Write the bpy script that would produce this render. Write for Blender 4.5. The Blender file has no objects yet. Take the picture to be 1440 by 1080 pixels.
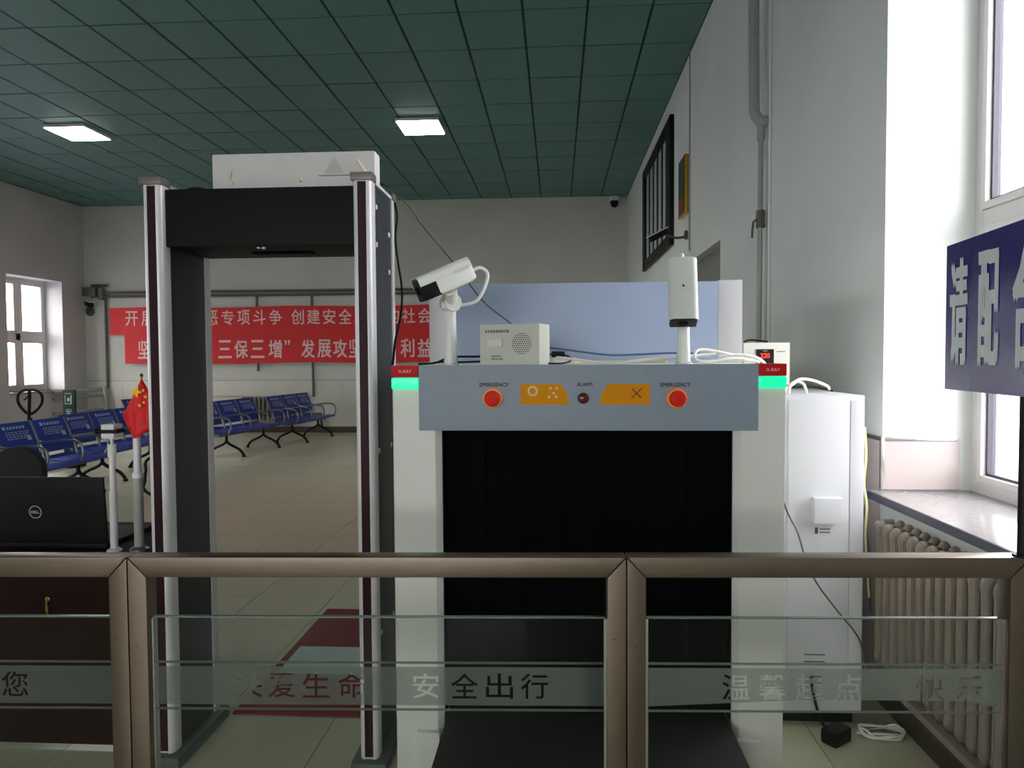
import bpy, bmesh, math, random
from mathutils import Vector, Matrix
random.seed(7)
S = bpy.context.scene
COL = S.collection
PI = math.pi

# ------------------------------------------------------------------ camera
F = 1000.0
EYE = Vector((0, 0, 1.55))
_Y = Vector((63.0, 37.0, -F)).normalized()
_Z = Vector((-.006, 1, 0)); _Z.z = (_Z.x*_Y.x + _Z.y*_Y.y)/-_Y.z; _Z.normalize()
_X = _Y.cross(_Z)
ROT = Matrix((_X, _Y, _Z))
cd = bpy.data.cameras.new('camera'); cam = bpy.data.objects.new('camera', cd); COL.objects.link(cam)
cd.sensor_width = 36; cd.lens = 36*F/1440; cd.clip_start = .05; cd.clip_end = 300
cam.matrix_world = Matrix.Translation(EYE) @ ROT.to_4x4()
S.camera = cam

def at(px, py, y):
    d = ROT @ Vector(((px-720)/F, (540-py)/F, -1)); return EYE + d*(y/d.y)
def atx(px, py, x):
    d = ROT @ Vector(((px-720)/F, (540-py)/F, -1)); return EYE + d*(x/d.x)

# ------------------------------------------------------------------ light and exposure
w = bpy.data.worlds.new('overcast_sky'); S.world = w; w.use_nodes = True
bg = w.node_tree.nodes['Background']; bg.inputs[0].default_value = (.97, .95, .955, 1); bg.inputs[1].default_value = 14.0
S.view_settings.view_transform = 'Standard'; S.view_settings.look = 'None'
S.view_settings.exposure = 0.0; S.view_settings.gamma = 1; S.view_settings.use_curve_mapping = False
S.cycles.max_bounces = 10; S.cycles.diffuse_bounces = 6; S.cycles.transparent_max_bounces = 16
S.cycles.sample_clamp_indirect = 6; S.cycles.use_denoising = True
LX, RX, BY, FY, CH = -10.1, 1.45, 14.7, -6.0, 4.83     # inner faces of the hall
def portal(name, loc, rot, sx, sy):
    l = bpy.data.lights.new(name, 'AREA'); l.shape = 'RECTANGLE'; l.size = sx; l.size_y = sy; l.cycles.is_portal = True
    o = bpy.data.objects.new(name, l); COL.objects.link(o); o.location = loc; o.rotation_euler = rot
portal('sky_portal_right', (1.98, 2.73, 2.5), (0, PI/2, 0), 3.2, 1.15)
LWIN = [(12.52, 14.0), (9.5, 10.98), (6.5, 7.98), (3.5, 4.98), (.5, 1.98), (-2.5, -1.02)]  # only the first is in view; the rest are added to light the hall
for a, b in LWIN: portal('sky_portal_left', (LX-.55, (a+b)/2, 2.05), (0, -PI/2, 0), 2.2, 1.5)
FILLWIN = [(-4.6, -2.6), (-1.8, .2)]  # unseen windows added behind the camera as fill light
for a, b in FILLWIN: portal('sky_portal_front', ((a+b)/2, FY-.5, 2.1), (PI/2, 0, 0), 2.1, 2.2)

# ------------------------------------------------------------------ materials
def lin(c):
    return tuple(((v/255)/12.92 if v/255 <= .04045 else ((v/255+.055)/1.055)**2.4) for v in c) + (1,)
MATS = {}
def mat(name, rgb, rough=.5, metal=0.0, var=.06, scale=8, stretch=(1, 1, 1), bump=0.0, emit=0.0, coat=0.0, spec=.5):
    if name in MATS: return MATS[name]
    m = bpy.data.materials.new(name); m.use_nodes = True; nt = m.node_tree; N = nt.nodes; L = nt.links
    p = N['Principled BSDF']; p.inputs['Roughness'].default_value = rough; p.inputs['Metallic'].default_value = metal
    p.inputs['Coat Weight'].default_value = coat; p.inputs['Specular IOR Level'].default_value = spec
    c = lin(rgb)
    if var > 0 or bump > 0:
        tc = N.new('ShaderNodeTexCoord'); mp = N.new('ShaderNodeMapping'); mp.inputs['Scale'].default_value = stretch
        nz = N.new('ShaderNodeTexNoise'); nz.inputs['Scale'].default_value = scale; nz.inputs['Detail'].default_value = 5
        L.new(tc.outputs['Object'], mp.inputs[0]); L.new(mp.outputs[0], nz.inputs['Vector'])
        mx = N.new('ShaderNodeMix'); mx.data_type = 'RGBA'
        mx.inputs[6].default_value = tuple(v*(1-var*2) for v in c[:3])+(1,); mx.inputs[7].default_value = tuple(min(1, v*(1+var*2)) for v in c[:3])+(1,)
        L.new(nz.outputs['Fac'], mx.inputs[0]); L.new(mx.outputs[2], p.inputs['Base Color'])
        if bump:
            b = N.new('ShaderNodeBump'); b.inputs['Strength'].default_value = bump; b.inputs['Distance'].default_value = .01
            L.new(nz.outputs['Fac'], b.inputs['Height']); L.new(b.outputs[0], p.inputs['Normal'])
    else:
        p.inputs['Base Color'].default_value = c
    if emit:
        p.inputs['Emission Color'].default_value = c; p.inputs['Emission Strength'].default_value = emit
    MATS[name] = m; return m
def glass(name, tint, haze=0.0, haze_rgb=(150, 165, 158), ior=1.45):
    m = bpy.data.materials.new(name); m.use_nodes = True; nt = m.node_tree; N = nt.nodes; L = nt.links
    N.remove(N['Principled BSDF']); out = N['Material Output']
    t = N.new('ShaderNodeBsdfTransparent'); t.inputs[0].default_value = tint+(1,)
    g = N.new('ShaderNodeBsdfGlossy'); g.inputs['Roughness'].default_value = .02
    fr = N.new('ShaderNodeFresnel'); ge = N.new('ShaderNodeNewGeometry'); pw = N.new('ShaderNodeMix')   # thin sheet: the same reflection from both faces
    pw.inputs[2].default_value = ior; pw.inputs[3].default_value = 1/ior
    L.new(ge.outputs['Backfacing'], pw.inputs[0]); L.new(pw.outputs[0], fr.inputs[0])
    mx = N.new('ShaderNodeMixShader'); L.new(fr.outputs[0], mx.inputs[0]); L.new(t.outputs[0], mx.inputs[1]); L.new(g.outputs[0], mx.inputs[2])
    last = mx
    if haze:
        nz = N.new('ShaderNodeTexNoise'); nz.inputs['Scale'].default_value = 5
        ml = N.new('ShaderNodeMath'); ml.operation = 'MULTIPLY'; ml.operation = 'MULTIPLY_ADD'; ml.inputs[1].default_value = haze*.2; ml.inputs[2].default_value = haze*.9; L.new(nz.outputs['Fac'], ml.inputs[0])
        d = N.new('ShaderNodeBsdfDiffuse'); d.inputs[0].default_value = lin(haze_rgb)
        tr = N.new('ShaderNodeBsdfTranslucent'); tr.inputs[0].default_value = lin(haze_rgb)
        h = N.new('ShaderNodeMixShader'); h.inputs[0].default_value = .75; L.new(d.outputs[0], h.inputs[1]); L.new(tr.outputs[0], h.inputs[2])
        m2 = N.new('ShaderNodeMixShader'); L.new(ml.outputs[0], m2.inputs[0]); L.new(mx.outputs[0], m2.inputs[1]); L.new(h.outputs[0], m2.inputs[2]); last = m2
    L.new(last.outputs[0], out.inputs[0]); MATS[name] = m; return m

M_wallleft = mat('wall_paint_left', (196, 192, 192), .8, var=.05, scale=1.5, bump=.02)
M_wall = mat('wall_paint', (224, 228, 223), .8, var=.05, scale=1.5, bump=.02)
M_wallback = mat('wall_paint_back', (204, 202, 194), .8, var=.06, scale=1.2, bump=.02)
M_dado = mat('dado_tile', (206, 202, 190), .35, var=.04, scale=3)
M_reveal = mat('reveal_tile', (182, 170, 168), .3, var=.02, scale=3)
M_ceil = mat('ceiling_teal_paint', (86, 132, 130), .5, var=.09, scale=1.2)
M_ceilgap = mat('ceiling_gap', (30, 58, 54), .8)
M_floor = mat('floor_tile', (196, 193, 166), .26, var=.05, scale=2.5)
M_grout = mat('floor_grout', (120, 118, 104), .8)
M_skirt = mat('skirting_brown', (70, 60, 50), .5)
M_steel = mat('brushed_steel', (116, 104, 92), .36, 1.0, var=.05, scale=14, stretch=(.3, 6, 6))
M_chrome = mat('polished_steel', (205, 203, 200), .2, 1.0, var=.02)
M_alu = mat('aluminium', (222, 219, 222), .35, .15, var=.03, scale=20)
M_white = mat('white_powder_coat', (216, 216, 209), .45, var=.015, scale=6)
M_hoodwhite = mat('white_panel', (198, 198, 200), .5, var=.015, scale=6)
M_grey = mat('blue_grey_panel', (134, 146, 160), .5, var=.03, scale=30)
M_hood = mat('blue_hood', (146, 160, 184), .5, var=.02, scale=6)
M_cab = mat('cabinet_white', (206, 207, 211), .4, var=.01)
M_black = mat('black_rubber', (4, 4, 4), .9, var=0, spec=.1)
M_belt = mat('belt_black', (16, 16, 17), .6, var=.1, scale=20, spec=.25)
M_blackp = mat('black_plastic', (4, 4, 6), .5, var=.05, spec=.25)
M_slate = mat('detector_slate', (40, 46, 51), .5, var=.04, scale=5)
M_darkbar = mat('detector_crossbar', (12, 11, 16), .6, var=.04, scale=5, spec=.2)
M_maroon = mat('maroon_strip', (44, 4, 18), .5, var=.05, spec=.2)
M_red = mat('red_lamp', (196, 8, 14), .5, var=.02, spec=.2)
M_green = mat('green_lamp', (10, 250, 172), .3, emit=.8, var=0)
M_banner = mat('red_banner', (214, 42, 44), .7, var=.05, scale=3)
M_bannertext = mat('banner_lettering', (236, 196, 190), .7, var=.03)
M_camwhite = mat('camera_white', (222, 223, 218), .35, var=.01)
M_yellow = mat('yellow_sticker', (218, 142, 4), .7, var=.03, spec=.2)
M_orange = mat('orange_collar', (250, 150, 40), .35, var=.02)
M_estop = mat('emergency_red', (218, 26, 6), .5, var=.02, spec=.2)
M_alarm = mat('alarm_red', (96, 14, 18), .2, var=.02)
M_ink = mat('dark_ink', (70, 30, 70), .6, var=0)
M_inkblack = mat('black_ink', (40, 34, 38), .6, var=0)
M_boxgrey = mat('box_cream_grey', (196, 198, 186), .5, var=.02)
M_signblue = mat('sign_blue', (28, 22, 120), .25, var=.08, scale=4)
M_signwhite = mat('sign_lettering', (222, 228, 230), .5, var=.03)
M_blue = mat('bench_blue', (30, 62, 160), .4, .2, var=.08, scale=12)
M_benchtext = mat('bench_print', (170, 186, 215), .5, var=.05)
M_gun = mat('bench_steel', (120, 124, 130), .35, .7, var=.05)
M_rad = mat('radiator_paint', (128, 118, 106), .5, .1, var=.08, scale=10)
M_pipe = mat('pipe_paint', (160, 162, 158), .45, .1, var=.06, scale=10)
M_pipedark = mat('pipe_dark', (92, 92, 84), .5, .2, var=.08)
M_sill = mat('sill_granite', (158, 152, 154), .16, var=.12, scale=40)
M_sillshade = mat('sill_granite_shaded', (66, 68, 84), .35, var=.1, scale=40)  # same granite, shade of the room-facing side put into the colour
M_frame = mat('window_pvc', (222, 220, 218), .4, var=.01)
M_gasket = mat('window_gasket', (70, 66, 78), .5, var=.02)
M_wood = mat('dark_red_wood', (32, 12, 6), .6, var=.16, scale=6, stretch=(1, 1, 8), spec=.15)
M_carpet = mat('red_carpet', (116, 22, 28), .9, var=.12, scale=60, bump=.2)
M_gold = mat('gold_frame', (206, 160, 70), .25, 1.0, var=.03)
M_darkgreen = mat('dark_green', (14, 62, 48), .5, var=.05)
M_flag = mat('flag_red', (225, 24, 26), .6, var=.04)
M_flagyellow = mat('flag_yellow', (250, 190, 40), .6, var=.02)
M_brass = mat('brass', (150, 120, 60), .35, .9, var=.05)
M_cablewhite = mat('cable_white', (232, 230, 224), .5, var=.01)
M_cableyellow = mat('cable_yellow', (222, 216, 150), .5, var=.01)
M_cableorange = mat('cable_orange', (240, 170, 30), .5, var=.01)
M_cableblue = mat('cable_blue', (60, 85, 130), .5, var=.01)
M_lampon = mat('lamp_diffuser', (255, 255, 255), .4, emit=30, var=0)
M_display = mat('display_red', (255, 50, 20), .4, emit=2.2, var=0)
M_paper = mat('foam_white', (226, 222, 220), .7, var=.03, scale=9)
M_ground = mat('outdoor_ground', (150, 146, 160), .9, var=.05)
M_glass = glass('window_glass', (.97, .98, .98))
M_rglass = glass('railing_glass', (.955, .965, .955), haze=.005, ior=1.2)
M_film = glass('frosted_film', (.92, .95, .93), haze=.64, haze_rgb=(134, 143, 133), ior=1.1)

# ------------------------------------------------------------------ text (glyph outlines from Blender's own built-in fonts)
GLY = {}
def glyph(ch, bold=0.0):
    k = (ch, bold)
    if k not in GLY:
        cu = bpy.data.curves.new('glyph', 'FONT'); cu.body = ch; cu.size = 1; cu.offset = bold; cu.resolution_u = 2; cu.dimensions = '2D'; cu.fill_mode = 'BOTH'
        o = bpy.data.objects.new('glyph', cu); COL.objects.link(o)
        dg = bpy.context.evaluated_depsgraph_get(); dg.update()
        me = bpy.data.meshes.new_from_object(o.evaluated_get(dg))
        vs = [(v.co.x, v.co.y) for v in me.vertices]; fs = [tuple(p.vertices) for p in me.polygons]
        bpy.data.objects.remove(o); bpy.data.curves.remove(cu); bpy.data.meshes.remove(me)
        GLY[k] = (vs, fs)
    return GLY[k]
def loops_of(vs, fs):
    cnt = {}
    for f in fs:
        for i in range(len(f)):
            a, b = f[i], f[(i+1) % len(f)]
            cnt.setdefault((min(a, b), max(a, b)), []).append((a, b))
    nxt = {}
    for e in cnt.values():
        if len(e) == 1: nxt.setdefault(e[0][0], []).append(e[0][1])
    out = []
    while nxt:
        s = next(iter(nxt)); lp = [s]; c = s
        while True:
            n = nxt[c].pop()
            if not nxt[c]: del nxt[c]
            if n == lp[0] or n not in nxt: break
            lp.append(n); c = n
        if len(lp) > 2: out.append([vs[i] for i in lp])
    return out
def fit(ch, cx, cy, wd, ht, bold=0.0, offset=0.0):
    if bold:                                           # heavier strokes: copies laid over each other, a little apart
        V, Fc = [], []; e = bold*ht
        for k, (dx, dy) in enumerate(((-e, -e), (e, -e), (-e, e), (e, e), (0, 0))):
            v, f = fit(ch, cx+dx, cy+dy, wd-2*e, ht-2*e); b = len(V)
            V += [(p[0], p[1], k*.00025) for p in v]; Fc += [tuple(i+b for i in t_) for t_ in f]
        return V, Fc
    vs, fs = glyph(ch, offset)
    if not vs: return [], []
    x0 = min(v[0] for v in vs); x1 = max(v[0] for v in vs); y0 = min(v[1] for v in vs); y1 = max(v[1] for v in vs)
    sx = wd/max(x1-x0, 1e-6); sy = ht/max(y1-y0, 1e-6)
    return [(cx+(v[0]-(x0+x1)/2)*sx, cy+(v[1]-(y0+y1)/2)*sy) for v in vs], fs
def line_of(text, cx, cy, wd, ht, bold=0.0):           # one latin line scaled into a box
    return fit(text, cx, cy, wd, ht, bold)
def cutout_sheet(x0, x1, y0, y1, chars):               # a sheet with the characters cut out of it
    cu = bpy.data.curves.new('sheet', 'CURVE'); cu.dimensions = '2D'; cu.fill_mode = 'BOTH'
    def add(pts):
        s = cu.splines.new('POLY'); s.points.add(len(pts)-1); s.use_cyclic_u = True
        for p, q in zip(s.points, pts): p.co = (q[0], q[1], 0, 1)
    add([(x0, y0), (x1, y0), (x1, y1), (x0, y1)])
    for ch, cx, cy, wd, ht in chars:
        vs, fs = fit(ch, cx, cy, wd, ht, 0, .008)
        for lp in loops_of(vs, fs): add(lp)
    o = bpy.data.objects.new('sheet', cu); COL.objects.link(o)
    dg = bpy.context.evaluated_depsgraph_get(); dg.update()
    me = bpy.data.meshes.new_from_object(o.evaluated_get(dg))
    r = ([(v.co.x, v.co.y) for v in me.vertices], [tuple(p.vertices) for p in me.polygons])
    bpy.data.objects.remove(o); bpy.data.curves.remove(cu); bpy.data.meshes.remove(me)
    return r

# ------------------------------------------------------------------ mesh builder
OFF = {}
class MB:
    def __init__(s): s.v = []; s.f = []
    def add(s, vs, fs):
        b = len(s.v); s.v += [Vector(v) for v in vs]; s.f += [tuple(i+b for i in f) for f in fs]; return s
    def box(s, x0, x1, y0, y1, z0, z1):
        return s.add([(x0, y0, z0), (x1, y0, z0), (x1, y1, z0), (x0, y1, z0), (x0, y0, z1), (x1, y0, z1), (x1, y1, z1), (x0, y1, z1)],
                     [(0, 3, 2, 1), (4, 5, 6, 7), (0, 1, 5, 4), (1, 2, 6, 5), (2, 3, 7, 6), (3, 0, 4, 7)])
    def obox(s, c, ax, ay, az, hx, hy, hz):
        c = Vector(c); b = MB().box(-hx, hx, -hy, hy, -hz, hz)
        return s.add([c+ax*v.x+ay*v.y+az*v.z for v in b.v], b.f)
    def cyl(s, p0, p1, r, n=16, r1=None, caps=True):
        p0 = Vector(p0); p1 = Vector(p1); r1 = r if r1 is None else r1
        d = (p1-p0).normalized(); a = d.orthogonal().normalized(); b = d.cross(a)
        vs = []
        for p, q in ((p0, r), (p1, r1)):
            vs += [p+a*(q*math.cos(2*PI*i/n))+b*(q*math.sin(2*PI*i/n)) for i in range(n)]
        fs = [(i, (i+1) % n, n+(i+1) % n, n+i) for i in range(n)]
        if caps: fs += [tuple(range(n-1, -1, -1)), tuple(range(n, 2*n))]
        return s.add(vs, fs)
    def lathe(s, base, d, prof, n=20):                  # prof: (radius, height) pairs along d
        base = Vector(base); d = Vector(d).normalized(); a = d.orthogonal().normalized(); b = d.cross(a)
        vs = []
        for r, h in prof: vs += [base+d*h+a*(r*math.cos(2*PI*i/n))+b*(r*math.sin(2*PI*i/n)) for i in range(n)]
        fs = []
        for k in range(len(prof)-1): fs += [(k*n+i, k*n+(i+1) % n, (k+1)*n+(i+1) % n, (k+1)*n+i) for i in range(n)]
        m = (len(prof)-1)*n
        fs += [tuple(range(n-1, -1, -1)), tuple(range(m, m+n))]
        return s.add(vs, fs)
    def tube(s, pts, r, n=8, sub=6, closed=False):
        P = [Vector(p) for p in pts]
        if sub > 1 and len(P) > 2:
            Q = []; m = len(P)
            for i in range(m if closed else m-1):
                p0 = P[(i-1) % m] if closed or i > 0 else P[0]; p1 = P[i]; p2 = P[(i+1) % m]; p3 = P[(i+2) % m] if closed or i+2 < m else P[-1]
                for k in range(sub):
                    t = k/sub
                    Q.append(.5*((2*p1)+(p2-p0)*t+(2*p0-5*p1+4*p2-p3)*t*t+(3*p1-p0-3*p2+p3)*t**3))
            if not closed: Q.append(P[-1])
            P = Q
        m = len(P); vs = []; a = None
        for i in range(m):
            d = (P[(i+1) % m]-P[i-1]) if (closed or 0 < i < m-1) else (P[1]-P[0] if i == 0 else P[-1]-P[-2])
            d.normalize()
            a = d.orthogonal() if a is None else a-d*a.dot(d)
            a.normalize(); b = d.cross(a)
            vs += [P[i]+a*(r*math.cos(2*PI*k/n))+b*(r*math.sin(2*PI*k/n)) for k in range(n)]
        fs = []
        for i in range(m if closed else m-1):
            j = (i+1) % m
            fs += [(i*n+k, i*n+(k+1) % n, j*n+(k+1) % n, j*n+k) for k in range(n)]
        if not closed: fs += [tuple(range(n-1, -1, -1)), tuple(range((m-1)*n, m*n))]
        return s.add(vs, fs)
    def prism(s, poly, o, u, v, w, d):                  # polygon in the u,v plane at o, extruded by d along w
        o = Vector(o); u = Vector(u); v = Vector(v); w = Vector(w); n = len(poly)
        vs = [o+u*p[0]+v*p[1] for p in poly]+[o+u*p[0]+v*p[1]+w*d for p in poly]
        fs = [tuple(range(n-1, -1, -1)), tuple(range(n, 2*n))]+[(i, (i+1) % n, n+(i+1) % n, n+i) for i in range(n)]
        return s.add(vs, fs)
    def flat(s, vf, o, u, v):                           # 2-D faces laid on a plane
        o = Vector(o); u = Vector(u); v = Vector(v)
        w = u.cross(v); return s.add([o+u*p[0]+v*p[1]+w*(p[2] if len(p) > 2 else 0) for p in vf[0]], vf[1])
    def xf(s, m): s.v = [m @ v for v in s.v]; return s
    def build(s, name, m, parent=None, bevel=0.0, seg=2, smooth=True, ang=35, local=False):
        off = Vector((0, 0, 0))
        if parent is not None and not local: off = OFF.get(parent.name, off)
        me = bpy.data.meshes.new(name); me.from_pydata([tuple(v-off) for v in s.v], [], s.f)
        bm = bmesh.new(); bm.from_mesh(me)
        bmesh.ops.recalc_face_normals(bm, faces=bm.faces)
        if bevel:
            es = [e for e in bm.edges if len(e.link_faces) == 2 and e.calc_face_angle(0) > .6]
            nb = bmesh.ops.bevel(bm, geom=es, offset=bevel, segments=seg, affect='EDGES', profile=.7)
            if smooth:
                for f in nb['faces']: f.smooth = True
        elif smooth:
            for f in bm.faces: f.smooth = True
        bm.to_mesh(me); bm.free()
        if smooth: me.set_sharp_from_angle(angle=math.radians(ang))
        me.materials.append(m)
        o = bpy.data.objects.new(name, me); COL.objects.link(o)
        if parent is not None: o.parent = parent; OFF[o.name] = off
        return o
def thing(name, label, cat, loc=(0, 0, 0), rz=0.0, group=None):
    o = bpy.data.objects.new(name, None); COL.objects.link(o); o.empty_display_size = .1
    o.location = loc; o.rotation_euler = (0, 0, rz); OFF[o.name] = Vector(loc)
    return tag(o, label, cat, group)
def tag(o, label, cat, group=None):
    o['label'] = label; o['category'] = cat
    if group: o['group'] = group
    return o
def struct(name, mb, m, parent=None, **k):
    o = mb.build(name, m, parent, **k)
    if parent is None: o['kind'] = 'structure'
    return o
def dup(root, loc, rz, label, group=None):
    r = root.copy(); COL.objects.link(r); r.location = loc; r.rotation_euler = (0, 0, rz); r['label'] = label
    if group: r['group'] = group
    for ch in root.children:
        c = ch.copy(); COL.objects.link(c); c.parent = r
        for g in ch.children:
            d = g.copy(); COL.objects.link(d); d.parent = c
    return r
UX, UY, UZ = Vector((1, 0, 0)), Vector((0, 1, 0)), Vector((0, 0, 1))

# frosted bands of the railing, made first while the scene is small (fence coordinates: x along, y up)
BAND0, BAND1 = .684, .781
def chars_at(s, xs, w_=.068, h_=.064): return [(c, x, (BAND0+BAND1)/2+.001, w_, h_) for c, x in zip(s, xs)]
FILM_L = cutout_sheet(-2.25, -1.118, BAND0, BAND1, chars_at('您', [-1.372]))
FILM_M = cutout_sheet(-1.005, .115, BAND0, BAND1, chars_at('关爱生命安全出行', [-.775, -.692, -.605, -.515, -.328, -.232, -.145, -.058]))
FILM_R = cutout_sheet(.225, 1.083, BAND0, BAND1, chars_at('温馨起点快乐旅', [.44, .53, .62, .715, .914, 1.01, 1.066][:6]))

# ================================================================== THE HALL
# ---- floor
fl = struct('floor', MB().box(LX-.4, RX+.4, FY-.4, BY+.4, -.12, -.004), M_grout, smooth=False)
tp = .5
tile_mb = MB().box(0, tp-.004, 0, tp-.004, -.02, 0)
tmesh = None; far = MB(); k = 0
x0 = -.96-tp*19
for i in range(24):
    for j in range(42):
        x = x0+i*tp; y = FY+j*tp
        if x < LX-.3 or x > RX+.02: continue
        if .9 < y < 8.5 and x > -6.3:
            if tmesh is None:
                o = tile_mb.build('tile', M_floor, fl, smooth=False); tmesh = o.data
            else:
                o = bpy.data.objects.new('tile', tmesh); COL.objects.link(o); o.parent = fl
            o.location = (x, y, 0); k += 1
        else:
            far.box(x, x+tp-.004, y, y+tp-.004, -.02, 0)
o = far.build('tile_field', M_floor, fl, smooth=False); o['kind'] = 'stuff'
# ---- ceiling
ce = struct('ceiling', MB().box(LX-.4, RX+.4, FY-.4, BY+.4, CH+.012, CH+.2), M_ceilgap, smooth=False)
cp, cr = .61, .825
pmesh = None; far = MB()
for i in range(20):
    for j in range(27):
        x = -.31+cp*(i-16); y = 10.95+cr*(j-21)
        xa, xb, ya, yb = max(x, LX), min(x+cp, RX), max(y, FY), min(y+cr, BY)
        if xb-xa < .03 or yb-ya < .03: continue
        if xb-xa > cp-.01 and yb-ya > cr-.01 and y > 5.1:
            if pmesh is None:
                o = MB().box(.012, cp-.012, .010, cr-.010, -.0, .03).build('ceiling_panel', M_ceil, ce, bevel=.004, seg=1, smooth=False); pmesh = o.data
            else:
                o = bpy.data.objects.new('ceiling_panel', pmesh); COL.objects.link(o); o.parent = ce
            o.location = (x, y, CH+random.uniform(-.003, .003)); o.rotation_euler = (random.uniform(-.003, .003), random.uniform(-.003, .003), 0)
        else:
            far.box(xa+.012, xb-.012, ya+.010, yb-.010, CH, CH+.03)
o = far.build('ceiling_panel_field', M_ceil, ce, smooth=False); o['kind'] = 'stuff'
# ---- right wall: deep window near the camera, a doorway recess further on
WY0, WY1, WZ0, WZ1 = 2.2, 3.262, .95, 4.1
DY0, DY1, DZ = 6.447, 8.15, 2.586
TH = .38
wr = MB()
wr.box(RX, RX+TH, FY-.4, WY0, 0, CH)
wr.box(RX, RX+TH, WY0, WY1, 0, WZ0-.04).box(RX, RX+TH, WY0, WY1, WZ1, CH)
wr.box(RX, RX+TH, WY1, DY0, 0, CH)
wr.box(RX, RX+TH, DY0, DY1, DZ, CH)
wr.box(RX, RX+TH, DY1, BY+.4, 0, CH)
wall_r = struct('wall_right', wr, M_wall, smooth=False)
dr = struct('door_1', MB().box(RX+.10, RX+.15, DY0, DY1, 0, DZ), mat('door_grey', (128, 132, 126), .6), smooth=False)
MB().box(RX+.09, RX+.102, DY0+.12, DY0+.72, .15, 2.0).box(RX+.09, RX+.102, DY0+.95, DY1-.12, .15, 2.0).build('door_panel', MATS['door_grey'], dr, bevel=.004)
MB().cyl((RX+.10, DY0+.8, 1.0), (RX+.05, DY0+.8, 1.0), .012).cyl((RX+.05, DY0+.8, 1.0), (RX+.05, DY0+.68, 1.0), .011).build('door_handle', M_chrome, dr)
# dado tiles on the right wall and in the reveal, with their steel trims
da = struct('trim_1', MB().box(RX-.012, RX, WY1-.002, DY0, 1.172, 1.19).box(RX-.012, RX+.004, WY1-.014, WY1, .955, 1.19).box(RX-.0, RX+TH-.06, WY1-.014, WY1-.001, 1.172, 1.19), M_chrome, bevel=.003)
for i in range(8):
    MB().box(RX-.008, RX, WY1+.012+i*.4, WY1+.408+i*.4, .6, 1.17).build('tile', M_reveal, wall_r, bevel=.001, seg=1)
    MB().box(RX-.008, RX, WY1+.012+i*.4, WY1+.408+i*.4, .0, .596).build('tile', M_reveal, wall_r, bevel=.001, seg=1)
MB().box(RX+.006, RX+TH-.05, WY1-.009, WY1, .953, 1.17).build('tile', M_reveal, wall_r, bevel=.001, seg=1)
struct('baseboard_right', MB().box(RX-.02, RX, FY, WY1+.0, 0, .13).box(RX-.02, RX, DY1, BY, 0, .13), M_skirt, bevel=.003)
# ---- right window: outer frame, sashes, transom, panes
FXa, FXb = RX+TH, RX+TH+.07
wn = struct('window_1', MB().box(FXa, FXb, WY1-.062, WY1+.06, WZ0-.05, WZ1+.05).box(FXa, FXb, WY0-.06, WY0+.062, WZ0-.05, WZ1+.05).box(FXa, FXb, WY0+.062, WY1-.062, WZ0-.05, WZ0+.05).box(FXa, FXb, WY0+.062, WY1-.062, WZ1-.06, WZ1+.05)
            .box(FXa, FXb, WY0+.062, WY1-.062, 2.10, 2.17), M_frame, bevel=.006)
for z0, z1 in ((1.0, 2.10), (2.17, 4.04)):
    edges = [WY0+.062, 2.62, WY1-.062]
    for a, b in zip(edges[:-1], edges[1:]):
        q = MB(); t = .032
        q.box(FXa-.012, FXb-.02, a+.002, a+t, z0+.002, z1-.002).box(FXa-.012, FXb-.02, b-t, b-.002, z0+.002, z1-.002)
        q.box(FXa-.012, FXb-.02, a+t, b-t, z0+.002, z0+t).box(FXa-.012, FXb-.02, a+t, b-t, z1-t, z1-.002)
        sa = q.build('sash', M_frame, wn, bevel=.004)
        g = MB(); u = .012
        g.box(FXa+.01, FXb-.025, a+t, a+t+u, z0+t, z1-t).box(FXa+.01, FXb-.025, b-t-u, b-t, z0+t, z1-t)
        g.box(FXa+.01, FXb-.025, a+t+u, b-t-u, z0+t, z0+t+u).box(FXa+.01, FXb-.025, a+t+u, b-t-u, z1-t-u, z1-t)
        g.build('gasket', M_gasket, sa)
        MB().box(FXa+.025, FXa+.031, a+t+u, b-t-u, z0+t+u, z1-t-u).build('pane', M_glass, sa, smooth=False)
sl = struct('windowsill', MB().box(RX-.06, FXa+.02, WY0, WY1, WZ0-.035, WZ0), M_sill, bevel=.003)
MB().box(RX-.064, RX-.06, WY0, WY1, WZ0-.036, WZ0-.002).build('sill_edge_shade', M_sillshade, sl)  # thin facing that carries the painted shade of the sill front
# ---- back wall
wb = struct('wall_back', MB().box(LX-.4, RX+.4, BY, BY+.3, 0, CH), M_wallback, smooth=False)
for i in range(15):
    MB().box(LX+i*.8+.002, min(LX+(i+1)*.8-.002, RX), BY-.01, BY, .13, 1.10).build('tile', M_dado, wb, bevel=.001, seg=1)
struct('trim_2', MB().box(LX, RX, BY-.014, BY, 1.10, 1.118), M_pipe, bevel=.003)
struct('baseboard_back', MB().box(LX, RX, BY-.016, BY, 0, .13), M_skirt, bevel=.003)
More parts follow.
